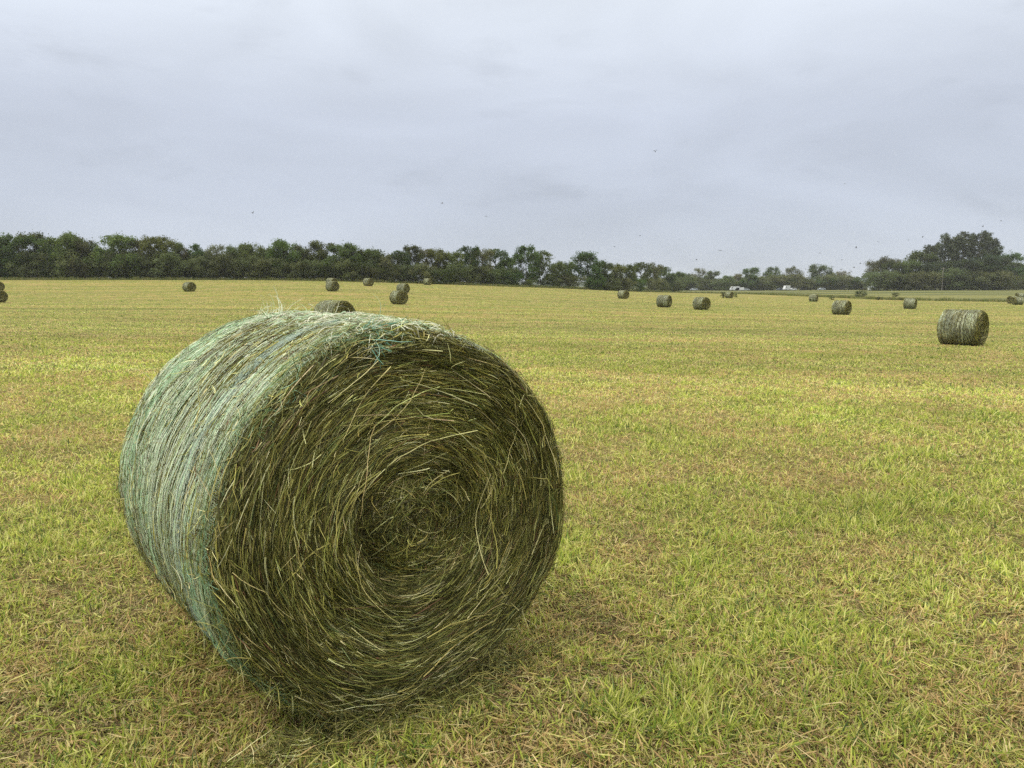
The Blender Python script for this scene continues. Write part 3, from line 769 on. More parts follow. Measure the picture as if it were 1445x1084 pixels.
    X = x[:, None] + s * np.cos(a)[:, None] - bd * np.sin(a)[:, None]; Y = y[:, None] + s * np.sin(a)[:, None] + bd * np.cos(a)[:, None]
    Z = height(X, Y) + rg.uniform(.015, .04, n)[:, None] + s * rg.normal(0, .18, n)[:, None]
    sd2 = np.stack([-np.sin(a), np.cos(a), rg.normal(0, .5, n)], -1)[:, None]
    V, F = ribbons(np.stack([X, Y, Z], -1), norm(sd2), (rg.uniform(.0007, .0018, n)[:, None] * np.linspace(1, .4, K)[None]) * np.clip(r / 5, 1, None)[:, None])
    cc = np.array([(.42, .40, .16), (.34, .36, .10), (.46, .38, .2), (.28, .2, .1), (.22, .3, .08)])[rg.integers(0, 5, n)] * rg.uniform(.7, 1.1, (n, 1))
    o = np_mesh('cut_hay_stems', V, F, M_hay, None, np.repeat(cc, 2 * K, 0))
    tag(o, 'loose cut grass stems lying on the stubble', 'cut grass', kind='stuff')
grass_field()

def margin_grass():
    """long uncut grass beyond the field edge"""
    rg = np.random.default_rng(31)
    pts = []
    for (x0, y0), (x1, y1) in zip(EDGE[1:-2], EDGE[2:-1]):
        L = math.hypot(x1 - x0, y1 - y0); n = int(L * 130)
        t = rg.random(n); off = rg.exponential(1.6, n) + rg.uniform(0, .6, n)
        nx, ny = -(y1 - y0) / L, (x1 - x0) / L
        if ny < 0: nx, ny = -nx, -ny
        pts.append(np.stack([x0 + t * (x1 - x0) + nx * off, y0 + t * (y1 - y0) + ny * off], -1))
    P0 = np.concatenate(pts); x, y = P0.T
    cl = fbm(x * .8, y * .8, 8, 3); k = rg.random(len(x)) < cl * 1.5; x, y, cl = x[k], y[k], cl[k]; n = len(x)
    K = 3; hgt = rg.uniform(.25, .6, n) * (.4 + 1.2 * cl); a = rg.uniform(0, TAU, n); lean = rg.uniform(0, .5, n)
    t = np.linspace(0, 1, K)[None]
    H = hgt[:, None] * lean[:, None] * t ** 2
    P = np.stack([x[:, None] + H * np.cos(a)[:, None], y[:, None] + H * np.sin(a)[:, None], height(x, y)[:, None] + hgt[:, None] * t], -1)
    sd_ = rg.uniform(0, TAU, n); side = np.stack([np.cos(sd_), np.sin(sd_), 0 * sd_], -1)[:, None]
    V, F = ribbons(P, side, rg.uniform(.02, .045, n)[:, None] * np.array([1, .9, .2])[None])
    c = np.array([(.20, .24, .06), (.28, .28, .10), (.12, .18, .045), (.34, .31, .15)])[rg.integers(0, 4, n)] * rg.uniform(.7, 1.1, (n, 1))
    o = np_mesh('tall_grass', V, F, M_grass, None, np.repeat(c, 2 * K, 0))
    tag(o, 'long uncut grass along the far edge of the mown field', 'grass', kind='stuff')
margin_grass()

# ------------------------------------------------------------------ trees
def tree_arrays(H, seed, style):
    """returns trunk (V,F) and crown (V,F,col) for a tree of height H"""
    rg = np.random.default_rng(seed)
    st = dict(crown_lo=.06, wide=.40, limbs=16, leaves=9500, leaf=.017, clump=.085, col=(.045, .065, .020), col2=(.085, .11, .032), dens=1.0, up=.5, trunk=.018)
    st.update(style)
    tubesP, tubesR = [], []
    K = 7
    lean = rg.normal(0, .04, 2)
    tz = np.linspace(0, .9, K) * H
    trunk = np.stack([np.cumsum(rg.normal(0, .008 * H, K)) + lean[0] * tz, np.cumsum(rg.normal(0, .008 * H, K)) + lean[1] * tz, tz], -1); trunk[0, :2] = 0
    trunk -= [0, 0, .02 * H]
    tubesP.append(trunk); tubesR.append(np.linspace(1, .18, K) * st['trunk'] * H)
    centres = []; wts = []
    nl = st['limbs']
    for i in range(nl):
        f = st['crown_lo'] * .7 + (0.86 - st['crown_lo'] * .7) * ((i + rg.random() * .8) / nl)
        p0 = np.array([np.interp(f * H, tz, trunk[:, k]) for k in range(3)])
        a = i * 2.4 + rg.normal(0, .5)
        env = math.sin(math.pi * min(1, max(.12, (f - st['crown_lo'] * .6) / (1.08 - st['crown_lo'] * .6)) ** .75))
        ln = H * st['wide'] * (.55 + .6 * env) * rg.uniform(.65, 1.15)
        up = st['up'] + .5 * f + rg.normal(0, .15)
        d = norm(np.array([math.cos(a), math.sin(a), up]))
        pts = [p0]; 
        for k in range(1, K):
            d = norm(d + rg.normal(0, .13, 3) + np.array([0, 0, .05 if st['up'] > .6 else -.02]))
            pts.append(pts[-1] + d * ln / (K - 1))
        pts = np.array(pts); top = pts[:, 2].max()
        if top > H: pts[:, 2] = p0[2] + (pts[:, 2] - p0[2]) * (H * rg.uniform(.93, 1.0) - p0[2]) / max(top - p0[2], .01)
        tubesP.append(pts); tubesR.append(np.linspace(1, .2, K) * st['trunk'] * H * .42)
        for q in (.45, .62, .78, .92, 1.0):
            c0 = np.array([np.interp(q, np.linspace(0, 1, K), pts[:, k]) for k in range(3)])
            for _ in range(2):
                d2 = norm(rg.normal(0, 1, 3) + np.array([0, 0, .35])); l2 = H * rg.uniform(.04, .13) * st['wide'] / .42
                e = c0 + d2 * l2; e[2] = min(e[2], H)
                tubesP.append(np.array([c0 + (e - c0) * t for t in np.linspace(0, 1, K)])); tubesR.append(np.linspace(1, .3, K) * st['trunk'] * H * .13)
                centres.append(e); wts.append(rg.uniform(.3, 1.6))
    for q in np.linspace(.12, 1, 9):
        centres.append(np.array([np.interp(q, np.linspace(0, 1, K), trunk[:, k]) for k in range(3)]) + rg.normal(0, .03 * H, 3)); wts.append(rg.uniform(.5, 1.6))
    centres = np.array(centres); wts = np.array(wts) / sum(wts)
    # draw everything into an uneven egg-shaped crown
    az_ = rg.uniform(0, TAU)
    def egg(P):
        c0 = np.array([0, 0, .52 * H]); D = P - c0; az = np.arctan2(D[:, 1], D[:, 0])
        lob = 1 + .16 * np.sin(az * 2 + az_) + .12 * np.sin(az * 3 + D[:, 2] / H * 7 + az_)
        q = np.sqrt((D[:, 0] ** 2 + D[:, 1] ** 2) / (st['wide'] * 1.02 * H * lob) ** 2 + (D[:, 2] / (.47 * H)) ** 2)
        k_ = np.where(q > 1, (1 + .12 * (q - 1)) / q, 1)
        return c0 + D * k_[:, None]
    centres = egg(centres)
    tubesP = [tubesP[0]] + [egg(p_) for p_ in tubesP[1:]]
    nlv = st['leaves']
    ci = rg.choice(len(centres), nlv, p=wts)
    size = rg.uniform(.5, 1.4, len(centres)) * st['clump'] * H
    g = rg.normal(0, 1, (nlv, 3)); g = g / np.maximum(1, np.linalg.norm(g, axis=1, keepdims=True) / 2.1)
    pos = centres[ci] + g * size[ci][:, None] * np.array([.8, .8, .8]) * .66
    pos[:, 2] = np.maximum(pos[:, 2], .01 * H)
    s = st['leaf'] * H * rg.uniform(.5, 1.3, nlv)
    nn = norm(rg.normal(0, 1, (nlv, 3)) + np.array([0, 0, .7])); t1 = norm(np.cross(nn, rg.normal(0, 1, (nlv, 3)))); t2 = np.cross(nn, t1)
    V = np.stack([pos - t1 * s[:, None], pos + t2 * (s * .62)[:, None], pos + t1 * s[:, None], pos - t2 * (s * .62)[:, None]], 1).reshape(-1, 3)
    F = np.arange(nlv * 4).reshape(-1, 4)
    c1, c2 = np.array(st['col']), np.array(st['col2'])
    mixc = np.clip(rg.normal(.5, .22, len(centres))[ci] + rg.normal(0, .2, nlv), 0, 1)[:, None]
    c = c1 * (1 - mixc) + c2 * mixc
    tv, tf = tubes(np.array(tubesP), np.array(tubesR), 5)
    return (tv, tf), (V, F, np.repeat(np.clip(c, .005, .5), 4, 0))

def make_tree(name, H, seed, style, bark):
    root = empty(name)
    (tv, tf), (V, F, C_) = tree_arrays(H, seed, style)
    np_mesh('trunk', tv, tf, bark, root)
    np_mesh('crown', V, F, M_leaf, root, C_, smooth=False)
    root['H'] = H
    return root

DARK = dict(col=(.048, .076, .022), col2=(.115, .160, .045))
MID = dict(col=(.060, .098, .024), col2=(.14, .19, .05))
BRT = dict(col=(.07, .105, .022), col2=(.16, .205, .055))
OLV = dict(col=(.085, .095, .042), col2=(.16, .165, .07))
KINDS = {
 'round_dark': [('broadleaf_tree', 8, s, dict(DARK, leaves=11500), M_bark) for s in (1, 2, 3)],
 'round_mid': [('broadleaf_tree', 8, s, dict(MID, leaves=11500), M_bark) for s in (4, 5, 6)],
 'bright': [('broadleaf_tree', 8, s, dict(BRT, leaves=12500, wide=.43, crown_lo=.05, clump=.085), M_bark) for s in (7, 8)],
 'sparse': [('broadleaf_tree', 8, s, dict(OLV, leaves=5600, clump=.075, wide=.38, leaf=.015, crown_lo=.12), M_bark) for s in (9, 10, 11)],
 'gappy': [('broadleaf_tree', 8, s, dict(DARK, leaves=8000, clump=.068, wide=.40, crown_lo=.12, limbs=17), M_bark) for s in (12, 13, 14)],
 'poplar': [('poplar_tree', 20, s, dict(col=(.045, .062, .030), col2=(.10, .125, .062), leaves=9000, leaf=.0085, clump=.034, wide=.20, crown_lo=.3, up=2.4, limbs=16, trunk=.011), M_bark_pale) for s in (15, 16, 17)],
 'conifer': [('pine_tree', 15, s, dict(col=(.026, .044, .022), col2=(.058, .082, .038), leaves=12000, leaf=.012, clump=.07, wide=.33, crown_lo=.22, up=.15, limbs=18, trunk=.014), M_bark) for s in (18, 19)],
 'shrub': [('shrub', 3.2, s, dict(col=(.064, .082, .030), col2=(.14, .16, .058), leaves=3600, leaf=.03, clump=.15, wide=.65, crown_lo=.0, up=.35, limbs=14, trunk=.012), M_bark) for s in (20, 21, 22)],
 'shrub_green': [('shrub', 3.2, s, dict(col=(.05, .085, .018), col2=(.11, .16, .04), leaves=3600, leaf=.03, clump=.15, wide=.6, crown_lo=.0, up=.35, limbs=14, trunk=.012), M_bark) for s in (23, 24)],
}
PROT = {k: [[make_tree(*a), False] for a in v] for k, v in KINDS.items()}
CNT = {}
def plant(kind, px, d, top_y=None, Hm=None, label='', cat='tree', group=None, wide=1.0):
    x, y = at(px, d); gz = h1(x, y)
    if Hm is None: Hm = EYE + (HORIZON - top_y) / F_PX * d - gz
    i = CNT.get(kind, 0); CNT[kind] = i + 1
    slot = PROT[kind][i % len(PROT[kind])]
    if slot[1]: o = dup(slot[0])
    else: o = slot[0]; slot[1] = True
    s = Hm / o['H']
    if 'H' in o and o is not slot[0]: pass
    o.location = (x, y, gz - .03); o.rotation_euler = (0, 0, rng.uniform(0, TAU)); o.scale = (s * wide, s * wide, s)
    tag(o, label, cat, group)
    return o

ORD = ['first', 'second', 'third', 'fourth', 'fifth', 'sixth', 'seventh', 'eighth', 'ninth', 'tenth', 'eleventh', 'twelfth', 'thirteenth', 'fourteenth', 'fifteenth', 'sixteenth', 'seventeenth', 'eighteenth', 'nineteenth', 'twentieth']
def ordn(i):
    if i < 20: return ORD[i]
    t = ['twenty', 'thirty', 'forty', 'fifty', 'sixty'][(i + 1) // 10 - 2]; r = (i + 1) % 10
    return (t if r else t[:-1] + 'ieth') + ('-' + ORD[r - 1] if r else '')
LOOK = {'round_dark': 'dark green round-crowned tree', 'round_mid': 'leafy mid green tree', 'bright': 'fresh bright green bushy tree', 'sparse': 'thin olive tree with see-through crown',
        'gappy': 'dark tree with sky showing through its crown', 'poplar': 'tall feathery grey green poplar', 'conifer': 'blackish green dense tree', 'shrub': 'olive brown bush', 'shrub_green': 'bright green bush'}

# hedgerow on the left and centre: (column, top row, kind, width factor)
HEDGE = [(-34, 340, 'round_mid', 1.2), (-12, 342, 'gappy', 1.1), (10, 337, 'bright', 1.1), (34, 334, 'round_dark', 1.2), (57, 330, 'round_dark', 1.1), (78, 338, 'gappy', 1.1), (97, 331, 'bright', 1.1),
         (118, 337, 'sparse', 1.1), (133, 340, 'round_dark', 1.0), (152, 352, 'gappy', 1.0), (176, 334, 'round_mid', 1.3), (204, 339, 'sparse', 1.1), (229, 337, 'bright', 1.1), (250, 343, 'round_dark', 1.0),
         (266, 352, 'sparse', .9), (284, 347, 'gappy', .8), (313, 347, 'sparse', 1.1), (338, 346, 'round_dark', 1.1), (358, 346, 'round_mid', 1.0), (381, 351, 'gappy', 1.0), (408, 340, 'bright', 1.1),
         (432, 347, 'sparse', 1.0), (457, 343, 'round_mid', 1.2), (488, 345, 'round_mid', 1.35), (508, 352, 'round_dark', 1.1), (528, 353, 'round_dark', .9), (548, 361, 'sparse', .9), (566, 355, 'gappy', 1.0),
         (584, 349, 'gappy', 1.1), (602, 353, 'sparse', 1.0), (618, 354, 'bright', 1.1), (643, 357, 'bright', 1.2), (663, 348, 'gappy', 1.0), (681, 352, 'sparse', 1.1), (700, 353, 'gappy', 1.1), (716, 365, 'round_dark', 1.0)]
NM = len(HEDGE)
for i, (px, ty, kd, w) in enumerate(HEDGE):
    d = 157 + rng.uniform(-1.5, 3.5) + max(0, px - 600) * .06
    plant(kd, px, d, ty, label=f'{LOOK[kd]}, {ordn(i)} from the left in the long hedgerow', group='hedgerow trees at the field edge', wide=w)
# hedgerow running away towards the centre: (column, depth, top, kind, width)
AWAY = [(741, 168, 349, 'gappy', 1.0), (764, 172, 355, 'gappy', 1.1), (783, 176, 370, 'round_dark', 1.1), (801, 182, 371, 'round_mid', 1.0), (829, 188, 358, 'round_mid', 1.35), (848, 194, 370, 'round_dark', 1.1), (866, 200, 374, 'bright', 1.0),
        (884, 208, 374, 'bright', 1.1), (903, 222, 371, 'gappy', 1.0), (921, 236, 372, 'sparse', 1.0), (930, 262, 377, 'round_mid', 1.4), (948, 290, 384, 'round_dark', 1.3)]
for i, (px, d, ty, kd, w) in enumerate(AWAY):
    plant(kd, px, d, ty, label=f'{LOOK[kd]}, {ordn(i)} where the hedgerow steps down', group='hedgerow trees stepping down to the right', wide=w)
# distant trees centre right
FARR = [(966, 420, 386, 'round_dark', 1.0), (983, 410, 379, 'sparse', 1.0), (1004, 420, 383, 'round_dark', 1.1), (1022, 440, 392, 'round_mid', 1.1), (1038, 400, 386, 'sparse', 1.0), (1056, 390, 379, 'round_mid', 1.2), (1075, 430, 389, 'round_dark', 1.1),
        (1086, 420, 378, 'gappy', 1.1), (1098, 430, 388, 'round_mid', 1.1), (1114, 400, 377, 'sparse', 1.15), (1131, 420, 391, 'conifer', 1.3), (1154, 430, 374, 'round_dark', 1.2), (1172, 440, 385, 'round_mid', 1.1),
        (1184, 430, 383, 'sparse', 1.2), (1202, 440, 391, 'round_dark', 1.1)]
for i, (px, d, ty, kd, w) in enumerate(FARR):
    plant(kd, px, d, ty, label=f'distant {LOOK[kd]}, {ordn(i)} counted rightwards to the wood', group='distant trees behind the pasture', wide=w)
# the wood at the right
WOOD = [(1232, 300, 366, 'sparse', 1.2, 'f'), (1246, 296, 364, 'sparse', 1.4, 'f'), (1262, 292, 370, 'round_dark', 1.3, 'f'), (1281, 290, 368, 'round_dark', 1.3, 'f'), (1298, 290, 372, 'conifer', 1.4, 'f'), (1316, 288, 368, 'conifer', 1.5, 'f'),
        (1334, 290, 370, 'round_dark', 1.3, 'f'), (1350, 288, 366, 'conifer', 1.5, 'f'), (1366, 290, 368, 'round_dark', 1.4, 'f'), (1382, 290, 358, 'conifer', 1.5, 'f'), (1398, 292, 362, 'conifer', 1.5, 'f'), (1408, 296, 378, 'round_dark', 1.3, 'f'),
        (1303, 304, 346, 'poplar', 1.15, 'b'), (1316, 306, 344, 'poplar', 1.0, 'b'), (1326, 302, 331, 'poplar', 1.15, 'b'), (1338, 306, 335, 'poplar', 1.0, 'b'), (1348, 302, 329, 'poplar', 1.15, 'b'), (1362, 306, 331, 'poplar', 1.1, 'b'),
        (1373, 302, 327, 'poplar', 1.2, 'b'), (1385, 306, 331, 'poplar', 1.15, 'b'), (1394, 302, 338, 'poplar', 1.2, 'b'), (1400, 298, 348, 'poplar', 1.3, 'b'), (1407, 300, 358, 'round_dark', 1.3, 'b'), (1293, 300, 356, 'round_dark', 1.2, 'b'), (1310, 299, 348, 'poplar', 1.3, 'b'), (1343, 299, 334, 'poplar', 1.3, 'b')]
nb = nf = 0
for px, d, ty, kd, w, row in WOOD:
    if row == 'f': lab = f'{LOOK[kd]}, {ordn(nf)} from left in the front of the wood'; nf += 1
    else: lab = f'{LOOK[kd]}, {ordn(nb)} from the left standing above the wood'; nb += 1
    plant(kd, px, d, ty, label=lab, group='trees of the wood on the right', wide=w)
for i, (px, d, ty, kd, w) in enumerate([(1418, 350, 372, 'round_mid', 1.3), (1432, 345, 371, 'gappy', 1.2), (1444, 345, 374, 'bright', 1.5), (1462, 345, 372, 'round_mid', 1.4)]):
    plant(kd, px, d, ty, label=f'{LOOK[kd]}, {ordn(i)} to the right of the tall wood', group='trees beyond the wood', wide=w)

# bushes filling the hedge foot
i = 0
px = -40
while px < 735:
    t = (px + 40) / 775
    Hm = (4.6 - 1.0 * sstep(.40, .6, np.array(t))) * rng.uniform(.75, 1.15)
    kd = 'shrub' if rng.random() < .78 else 'shrub_green'
    plant(kd, px, 154.5 + rng.uniform(-.8, 1.2) + max(0, px - 600) * .06, Hm=float(Hm), label=f'{LOOK[kd]} at the hedgerow foot, {ordn(i)} bush from the left end', cat='bush', group='bushes at the foot of the hedgerow', wide=1.25)
    px += rng.uniform(10, 16) if t < .5 else rng.uniform(11, 18); i += 1
px = -45; i = 0
while px < 745:
    plant('shrub', px, 160 + rng.uniform(-1, 1.5) + max(0, px - 600) * .06, Hm=float(rng.uniform(4.6, 6.0) if px < 560 else rng.uniform(2.6, 4.2)), label=f'dark bush deep inside the hedgerow under its trees, {ordn(i)} from the left end', cat='bush', group='bushes inside the hedgerow', wide=1.2)
    px += rng.uniform(15, 21); i += 1
for i, (px, d, Hm, kd) in enumerate([(748, 164, 1.6, 'shrub_green'), (772, 172, 3, 'shrub'), (792, 176, 3, 'shrub'), (812, 182, 3, 'shrub'), (838, 186, 3, 'shrub_green'), (858, 194, 3, 'shrub'), (878, 202, 3.4, 'shrub'), (898, 214, 3.6, 'shrub_green'), (916, 228, 4, 'shrub'), (934, 248, 4, 'shrub'), (950, 270, 4, 'shrub')]):
    plant(kd, px, d, Hm=Hm, label=f'{LOOK[kd]} under the descending centre hedgerow, {ordn(i)} from the left', cat='bush', group='bushes under the centre hedgerow', wide=1.4)
px = 958; i = 0
while px < 1216:
    plant('shrub' if i % 3 else 'shrub_green', px, 396 + rng.uniform(-6, 6), Hm=float(rng.uniform(4.0, 8)), label=f'distant {LOOK["shrub" if i % 3 else "shrub_green"]}, {ordn(i)} from the left behind the vehicles', cat='bush', group='distant hedge bushes', wide=1.9)
    px += rng.uniform(9, 14); i += 1
px = 962; i = 0
while px < 1212:
    kd = ('round_mid', 'round_dark', 'bright')[i % 3]
    plant(kd, px, 445 + rng.uniform(-6, 12), Hm=float(rng.uniform(6.5, 9.5)), label=f'low distant {LOOK[kd]}, {ordn(i)} along the back of the far hedge', group='low trees along the far hedge', wide=1.25)
    px += rng.uniform(10, 15); i += 1
px = 1238; i = 0
while px < 1470:
    plant('shrub', px, 283 + rng.uniform(-2, 3) + (50 if px > 1412 else 0), Hm=float(rng.uniform(4.5, 7.5)), label=f'{LOOK["shrub"]}, {ordn(i)} from the left at the foot of the wood', cat='bush', group='undergrowth of the wood', wide=1.6)
    px += rng.uniform(9, 13); i += 1
for px, d, Hm, w, lab in [(1018.5, 152, 1.15, .8, 'small dark bush touching the left side of a distant bale'), (1036, 158, .75, .9, 'low dark bush just right of a distant bale'), (1212, 168, 1.6, 1.3, 'dark sprawling bush alone in the rough pasture left of the wood'),
                       (1260, 185, 1.1, 1.3, 'small dark bush in the pasture below the left of the wood'), (1171, 150, .6, 1.5, 'low bush on the field edge right of a distant bale'), (1238, 152, .6, 1.6, 'low scrubby bush on the field edge below the dark sprawling one'), (1268, 150, .6, 1.5, 'low bush on the field edge just above the barrel shaped bale')]:
    plant('shrub', px, d, Hm=Hm, label=lab, cat='bush', wide=w)

# ------------------------------------------------------------------ distant hills
def hills():
    xs = np.linspace(-1600, 2600, 220); rows = []
    for k, (yy, amp) in enumerate(((1500, 0), (1620, .35), (1800, .8), (2050, 1.0), (2400, .85))):
        hz = 20 * fbm(xs * .0023 + 3.1, xs * 0 + k * .15, 71, 3) + 6
        rows.append(np.stack([xs, yy + 0 * xs, -6 + amp * hz], -1))
    V = np.array(rows).reshape(-1, 3); n = len(xs)
    i = np.arange(4)[:, None] * n; j = np.arange(n - 1)[None]
    F = np.stack([i + j, i + j + 1, i + n + j + 1, i + n + j], -1).reshape(-1, 4)
    m = simple_mat('far_woodland', (.05, .075, .035), .95, noise=.4, scale=.02)
    tag(np_mesh('hills', V, F, m), 'low wooded hills on the horizon', kind='structure')
hills()

# ------------------------------------------------------------------ vehicles, pole, cottage
def box_verts(pts2d, x0, x1):
    """extrude a side profile (y,z) across x"""
    n = len(pts2d); V = [(x0, y, z) for y, z in pts2d] + [(x1, y, z) for y, z in pts2d]
    F = [tuple(range(n)), tuple(range(2 * n - 1, n - 1, -1))] + [(i, i + n, (i + 1) % n + n, (i + 1) % n) for i in range(n)]
    return V, F
def pmesh(name, V, F, mat, parent, bevel=0.0):
    me = bpy.data.meshes.new(name); me.from_pydata(V, [], F); me.update()
    o = link(name, me, mat, parent)
    if bevel:
        b = o.modifiers.new('bevel', 'BEVEL'); b.width = bevel; b.segments = 2
    return o
def disc(parent, y, z, x, r, mat):
    V = []; F = []; n = 16
    for s in (-.1, .1):
        for k in range(n): V.append((x + s, y + r * math.cos(k * TAU / n), z + r * math.sin(k * TAU / n)))
    F = [tuple(range(n)), tuple(range(2 * n - 1, n - 1, -1))] + [(k, k + n, (k + 1) % n + n, (k + 1) % n) for k in range(n)]
    return pmesh('wheel', V, F, mat, parent)
M_white = simple_mat('white_paint', (.62, .64, .64), .35, noise=.04); M_silver = simple_mat('silver_paint', (.42, .46, .5), .3, .3, noise=.05); M_blue = simple_mat('dark_paint', (.10, .12, .15), .3, noise=.05)
M_glass = simple_mat('dark_glass', (.03, .035, .04), .1); M_tyre = simple_mat('rubber', (.02, .02, .02), .8); M_post = simple_mat('weathered_wood', (.27, .25, .22), .9, noise=.25)
def car(paint, px, d, rz, label, kind='car'):
    x, y = at(px, d); root = empty('parked_car' if kind == 'car' else 'parked_van', (x, y, h1(x, y)), rz)
    if kind == 'car':
        prof = [(-2.1, .3), (2.1, .3), (2.15, .75), (1.2, .95), (.45, 1.42), (-1.2, 1.45), (-1.95, 1.0), (-2.15, .8)]
        glass = [(-1.75, 1.02), (1.0, 1.0), (.42, 1.34), (-1.15, 1.37)]
    else:
        prof = [(-2.6, .35), (2.6, .35), (2.65, 1.0), (2.2, 1.25), (1.7, 2.3), (-2.6, 2.35)]
        glass = [(1.15, 1.35), (2.1, 1.35), (1.66, 2.05), (1.15, 2.05)]
    pmesh('body', *box_verts(prof, -.88, .88), paint, root, .06)
    pmesh('side_window', *box_verts(glass, -.895, -.87), M_glass, root); pmesh('side_window', *box_verts(glass, .87, .895), M_glass, root)
    for yy in (-1.4, 1.4):
        for xx in (-.82, .82): disc(root, yy, .33, xx, .33, M_tyre)
    root.scale = (.85,) * 3
    return tag(root, label, 'car' if kind == 'car' else 'van', 'vehicles parked beyond the pasture')
Q = math.pi / 2
car(M_silver, 977, 372, Q, 'silver car far off at the foot of the hedge, leftmost of the parked vehicles')
car(M_white, 1034, 372, Q, 'long low white van parked leftmost of the white vehicles', 'van')
car(M_white, 1040.5, 372, Q, 'second white van nose to tail with the long low one', 'van').scale = (.85, .85, .65)
car(M_silver, 1050, 374, -Q, 'silver car just right of the white vans')
car(M_blue, 1098, 372, Q, 'dark grey car left of the tall white box van')
v = car(M_white, 1107, 370, Q + .5, 'tall white box van standing out among the parked vehicles', 'van'); v.scale = (.85, .7, 1.0)
car(M_white, 1115.5, 372, Q, 'white car just right of the tall white box van')
car(M_silver, 1156, 372, Q, 'silver car alone to the right of the box van')

def pole():
    x, y = at(1324.5, 278); root = empty('utility_pole', (x, y, h1(x, y)))
    zt = EYE + (402 - 378) / F_PX * 278 - h1(x, y)
    P = np.array([[[0, 0, -.3], [0, 0, zt * .5], [0, 0, zt]]]); V, F = tubes(P, np.array([[.12, .10, .08]]), 8)
    np_mesh('post', V, F, M_post, root)
    P = np.array([[[-.8, 0, zt - .35], [0, 0, zt - .35], [.8, 0, zt - .35]]]); V, F = tubes(P, np.full((1, 3), .06), 6)
    cb = np_mesh('crossarm', V, F, M_post, root)
    tag(root, 'pale upright wooden pole in front of the dark wood', 'pole')
pole()
def cottage():
    x, y = at(1227, 360); root = empty('white_cottage', (x, y, h1(x, y)), .3)
    w, dpt, hh = 1.5, 1.1, 1.2
    prof = [(-dpt, 0), (dpt, 0), (dpt, hh), (-dpt, hh)]
    pmesh('wall', *box_verts(prof, -w, w), M_white, root)
    pmesh('roof', *box_verts([(-dpt - .15, hh + .003), (dpt + .15, hh + .003), (0, hh + .75)], -w - .15, w + .15), M_silver, root)
    for xx in (-.8, .8):
        pmesh('window', [(xx - .22, -dpt - .03, .5), (xx + .22, -dpt - .03, .5), (xx + .22, -dpt - .03, .95), (xx - .22, -dpt - .03, .95), (xx - .22, -dpt + .02, .5), (xx + .22, -dpt + .02, .5), (xx + .22, -dpt + .02, .95), (xx - .22, -dpt + .02, .95)],
              [(0, 1, 2, 3), (4, 7, 6, 5), (0, 4, 5, 1), (1, 5, 6, 2), (2, 6, 7, 3), (3, 7, 4, 0)], M_glass, root)
    root.name = 'white_shed'
    tag(root, 'tiny white shed at the left foot of the wood', 'shed')
cottage()

# ------------------------------------------------------------------ birds
def bird_proto(flap, seed):
    n = 9; t = np.linspace(0, 1, n)
    body = np.stack([0 * t, (t - .5) * .30, .01 * np.sin(t * 3)], -1)[None]; rad = (.034 * np.sin(np.pi * np.clip(t * .92 + .05, 0, 1)) ** .7)[None]
    V, F = tubes(body, rad, 8); V = V.tolist(); F = F.tolist()
    for s in (-1, 1):
        b = len(V)
        xs = [0.01, .10, .21, .33]; zs = [0.01, .01 + .10 * flap, .01 + .13 * flap, .01 + .10 * flap]; fr = [-.07, -.085, -.05, .03]; bk = [.06, .05, .045, .045]
        for x_, z_, f_, k_ in zip(xs, zs, fr, bk):
            for dz in (.006, -.006):
                V.append((s * x_, f_, z_ + dz)); V.append((s * x_, k_, z_ + dz))
        for q in range(3):
            a = b + q * 4; c = a + 4
            F += [(a, a + 1, c + 1, c), (a + 2, c + 2, c + 3, a + 3), (a, c, c + 2, a + 2), (a + 1, a + 3, c + 3, c + 1)]
        F += [(b + 12, b + 13, b + 15, b + 14)]
    b = len(V)                                    # fanned tail
    V += [(-.02, .12, .006), (.02, .12, .006), (.05, .21, .0), (-.05, .21, .0), (-.02, .12, -.004), (.02, .12, -.004), (.05, .21, -.008), (-.05, .21, -.008)]
    F += [(b, b + 1, b + 2, b + 3), (b + 4, b + 7, b + 6, b + 5), (b, b + 3, b + 7, b + 4), (b + 1, b + 5, b + 6, b + 2), (b + 3, b + 2, b + 6, b + 7)]
    me = bpy.data.meshes.new('bird'); me.from_pydata([tuple(v) for v in V], [], [tuple(int(i) for i in f) for f in F]); me.update()
    me.materials.append(M_bird); return me
M_bird = simple_mat('dark_plumage', (.035, .035, .04), .7)
BM = [bird_proto(f, 0) for f in (1.3, .4, -.7)]
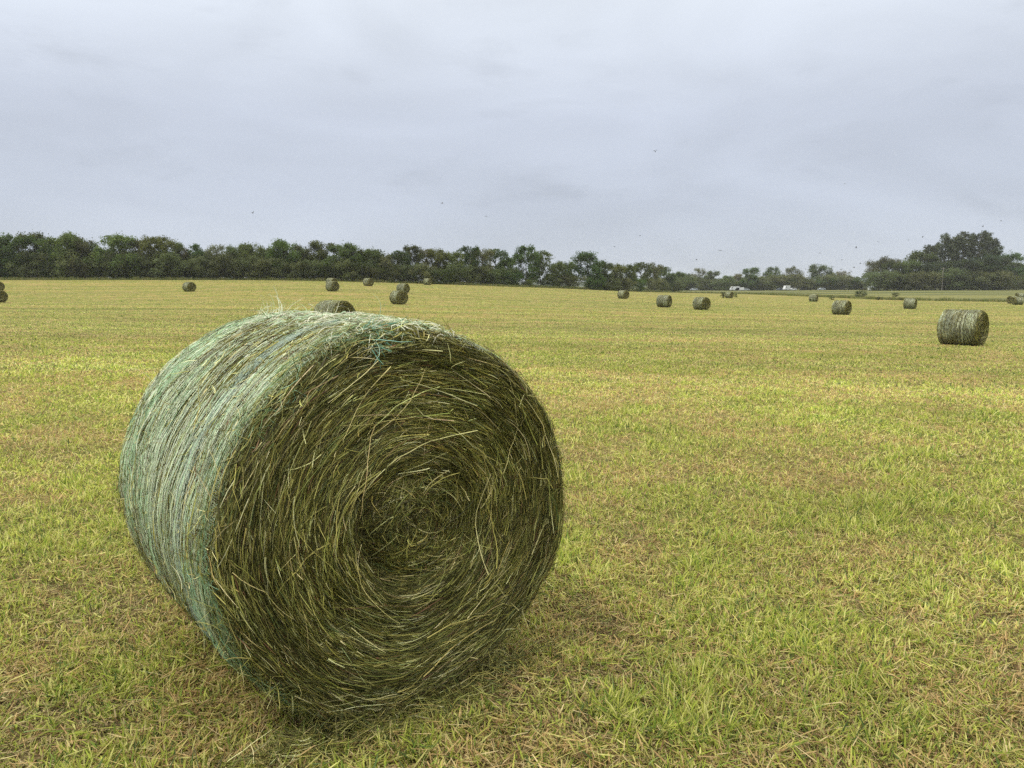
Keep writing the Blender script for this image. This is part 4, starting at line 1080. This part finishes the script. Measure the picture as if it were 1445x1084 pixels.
BIRDS = [(357, 301, 'lone bird above the left hedgerow'), (624, 287, 'left one of two birds high over the centre of the hedgerow'), (686, 305, 'right one of two birds high over the centre of the hedgerow'), (925, 214, 'highest bird, alone in the grey sky right of centre'),
         (903, 333, 'higher bird of two over the step down of the hedgerow'), (867, 348, 'lower bird of two over the step down of the hedgerow'), (983, 367, 'bird just above the thin distant trees'), (1016, 354, 'larger bird above the distant trees left of the flock'),
         (1157, 357, 'larger bird at the upper left of the flock'), (1208, 350, 'larger bird in the upper middle of the flock'), (1137, 380, 'leftmost bird of the flock, low over the distant trees'), (1149, 375, 'bird second from the left of the flock'), (1188, 367, 'faint bird in the centre of the flock'),
         (1214, 372, 'bird near the edge of the wood, right side of the flock'), (1187, 380, 'low bird of the flock above a dark round distant tree'), (1205, 378, 'small bird of the flock above the gap by the wood'), (1201, 383, 'bird just below another over the gap by the wood'), (1211, 391, 'lowest bird in the gap by the wood'),
         (1239, 342, 'bird directly above the left end of the wood'), (1282, 339, 'bird just left of the tall poplar tops'), (1302, 334, 'bird close against the tall poplar tops'), (1387, 320, 'bird over the right side of the poplar tops'), (1413, 312, 'bird at the upper right beyond the poplar tops'), (1192, 259, 'single bird high above the flock')]
for i, (px, py, lab) in enumerate(BIRDS):
    big = 'larger' in lab or i < 4
    d = rng.uniform(105, 125) if big else rng.uniform(135, 175)
    x, y = at(px, d); z = EYE + (HORIZON - py) / F_PX * d
    # the picture plane is pitched, so survey along the true ray
    pit = math.atan((H_PX / 2 - HORIZON) / F_PX); u = (H_PX / 2 - py) / F_PX; c_, s_ = math.cos(pit), math.sin(pit)
    fy = c_ + u * s_; fz = -s_ + u * c_; k_ = d / fy
    o = bpy.data.objects.new('bird', BM[i % 3]); COL.objects.link(o)
    o.location = (pix_dir(px) * k_, d, EYE + fz * k_); o.rotation_euler = (rng.uniform(-.3, .3), rng.uniform(-.4, .4), rng.uniform(0, TAU))
    tag(o, 'small dark ' + lab, 'bird', 'birds flying over the field')

# ------------------------------------------------------------------ haze
def haze():
    m, t, n, l = new_mat('air'); o = n('ShaderNodeOutputMaterial'); p = n('ShaderNodeVolumePrincipled')
    p.inputs['Color'].default_value = (.86, .9, .95, 1); p.inputs['Density'].default_value = 0.00018; p.inputs['Anisotropy'].default_value = 0.0
    l(p.outputs[0], o.inputs['Volume'])
    V = [(x, y, z) for z in (-12, 30) for x, y in ((-3100, -3100), (3100, -3100), (3100, 3100), (-3100, 3100))]
    F = [(3, 2, 1, 0), (4, 5, 6, 7), (0, 1, 5, 4), (1, 2, 6, 5), (2, 3, 7, 6), (3, 0, 4, 7)]
    me = bpy.data.meshes.new('haze'); me.from_pydata(V, [], F); me.update()
    tag(link('haze', me, m), 'thin damp haze over the fields', kind='stuff')
HAZE = True
if HAZE: haze()
for k, v in PROT.items():
    for o, used in v:
        if not used: raise SystemExit('unused tree prototype ' + k)
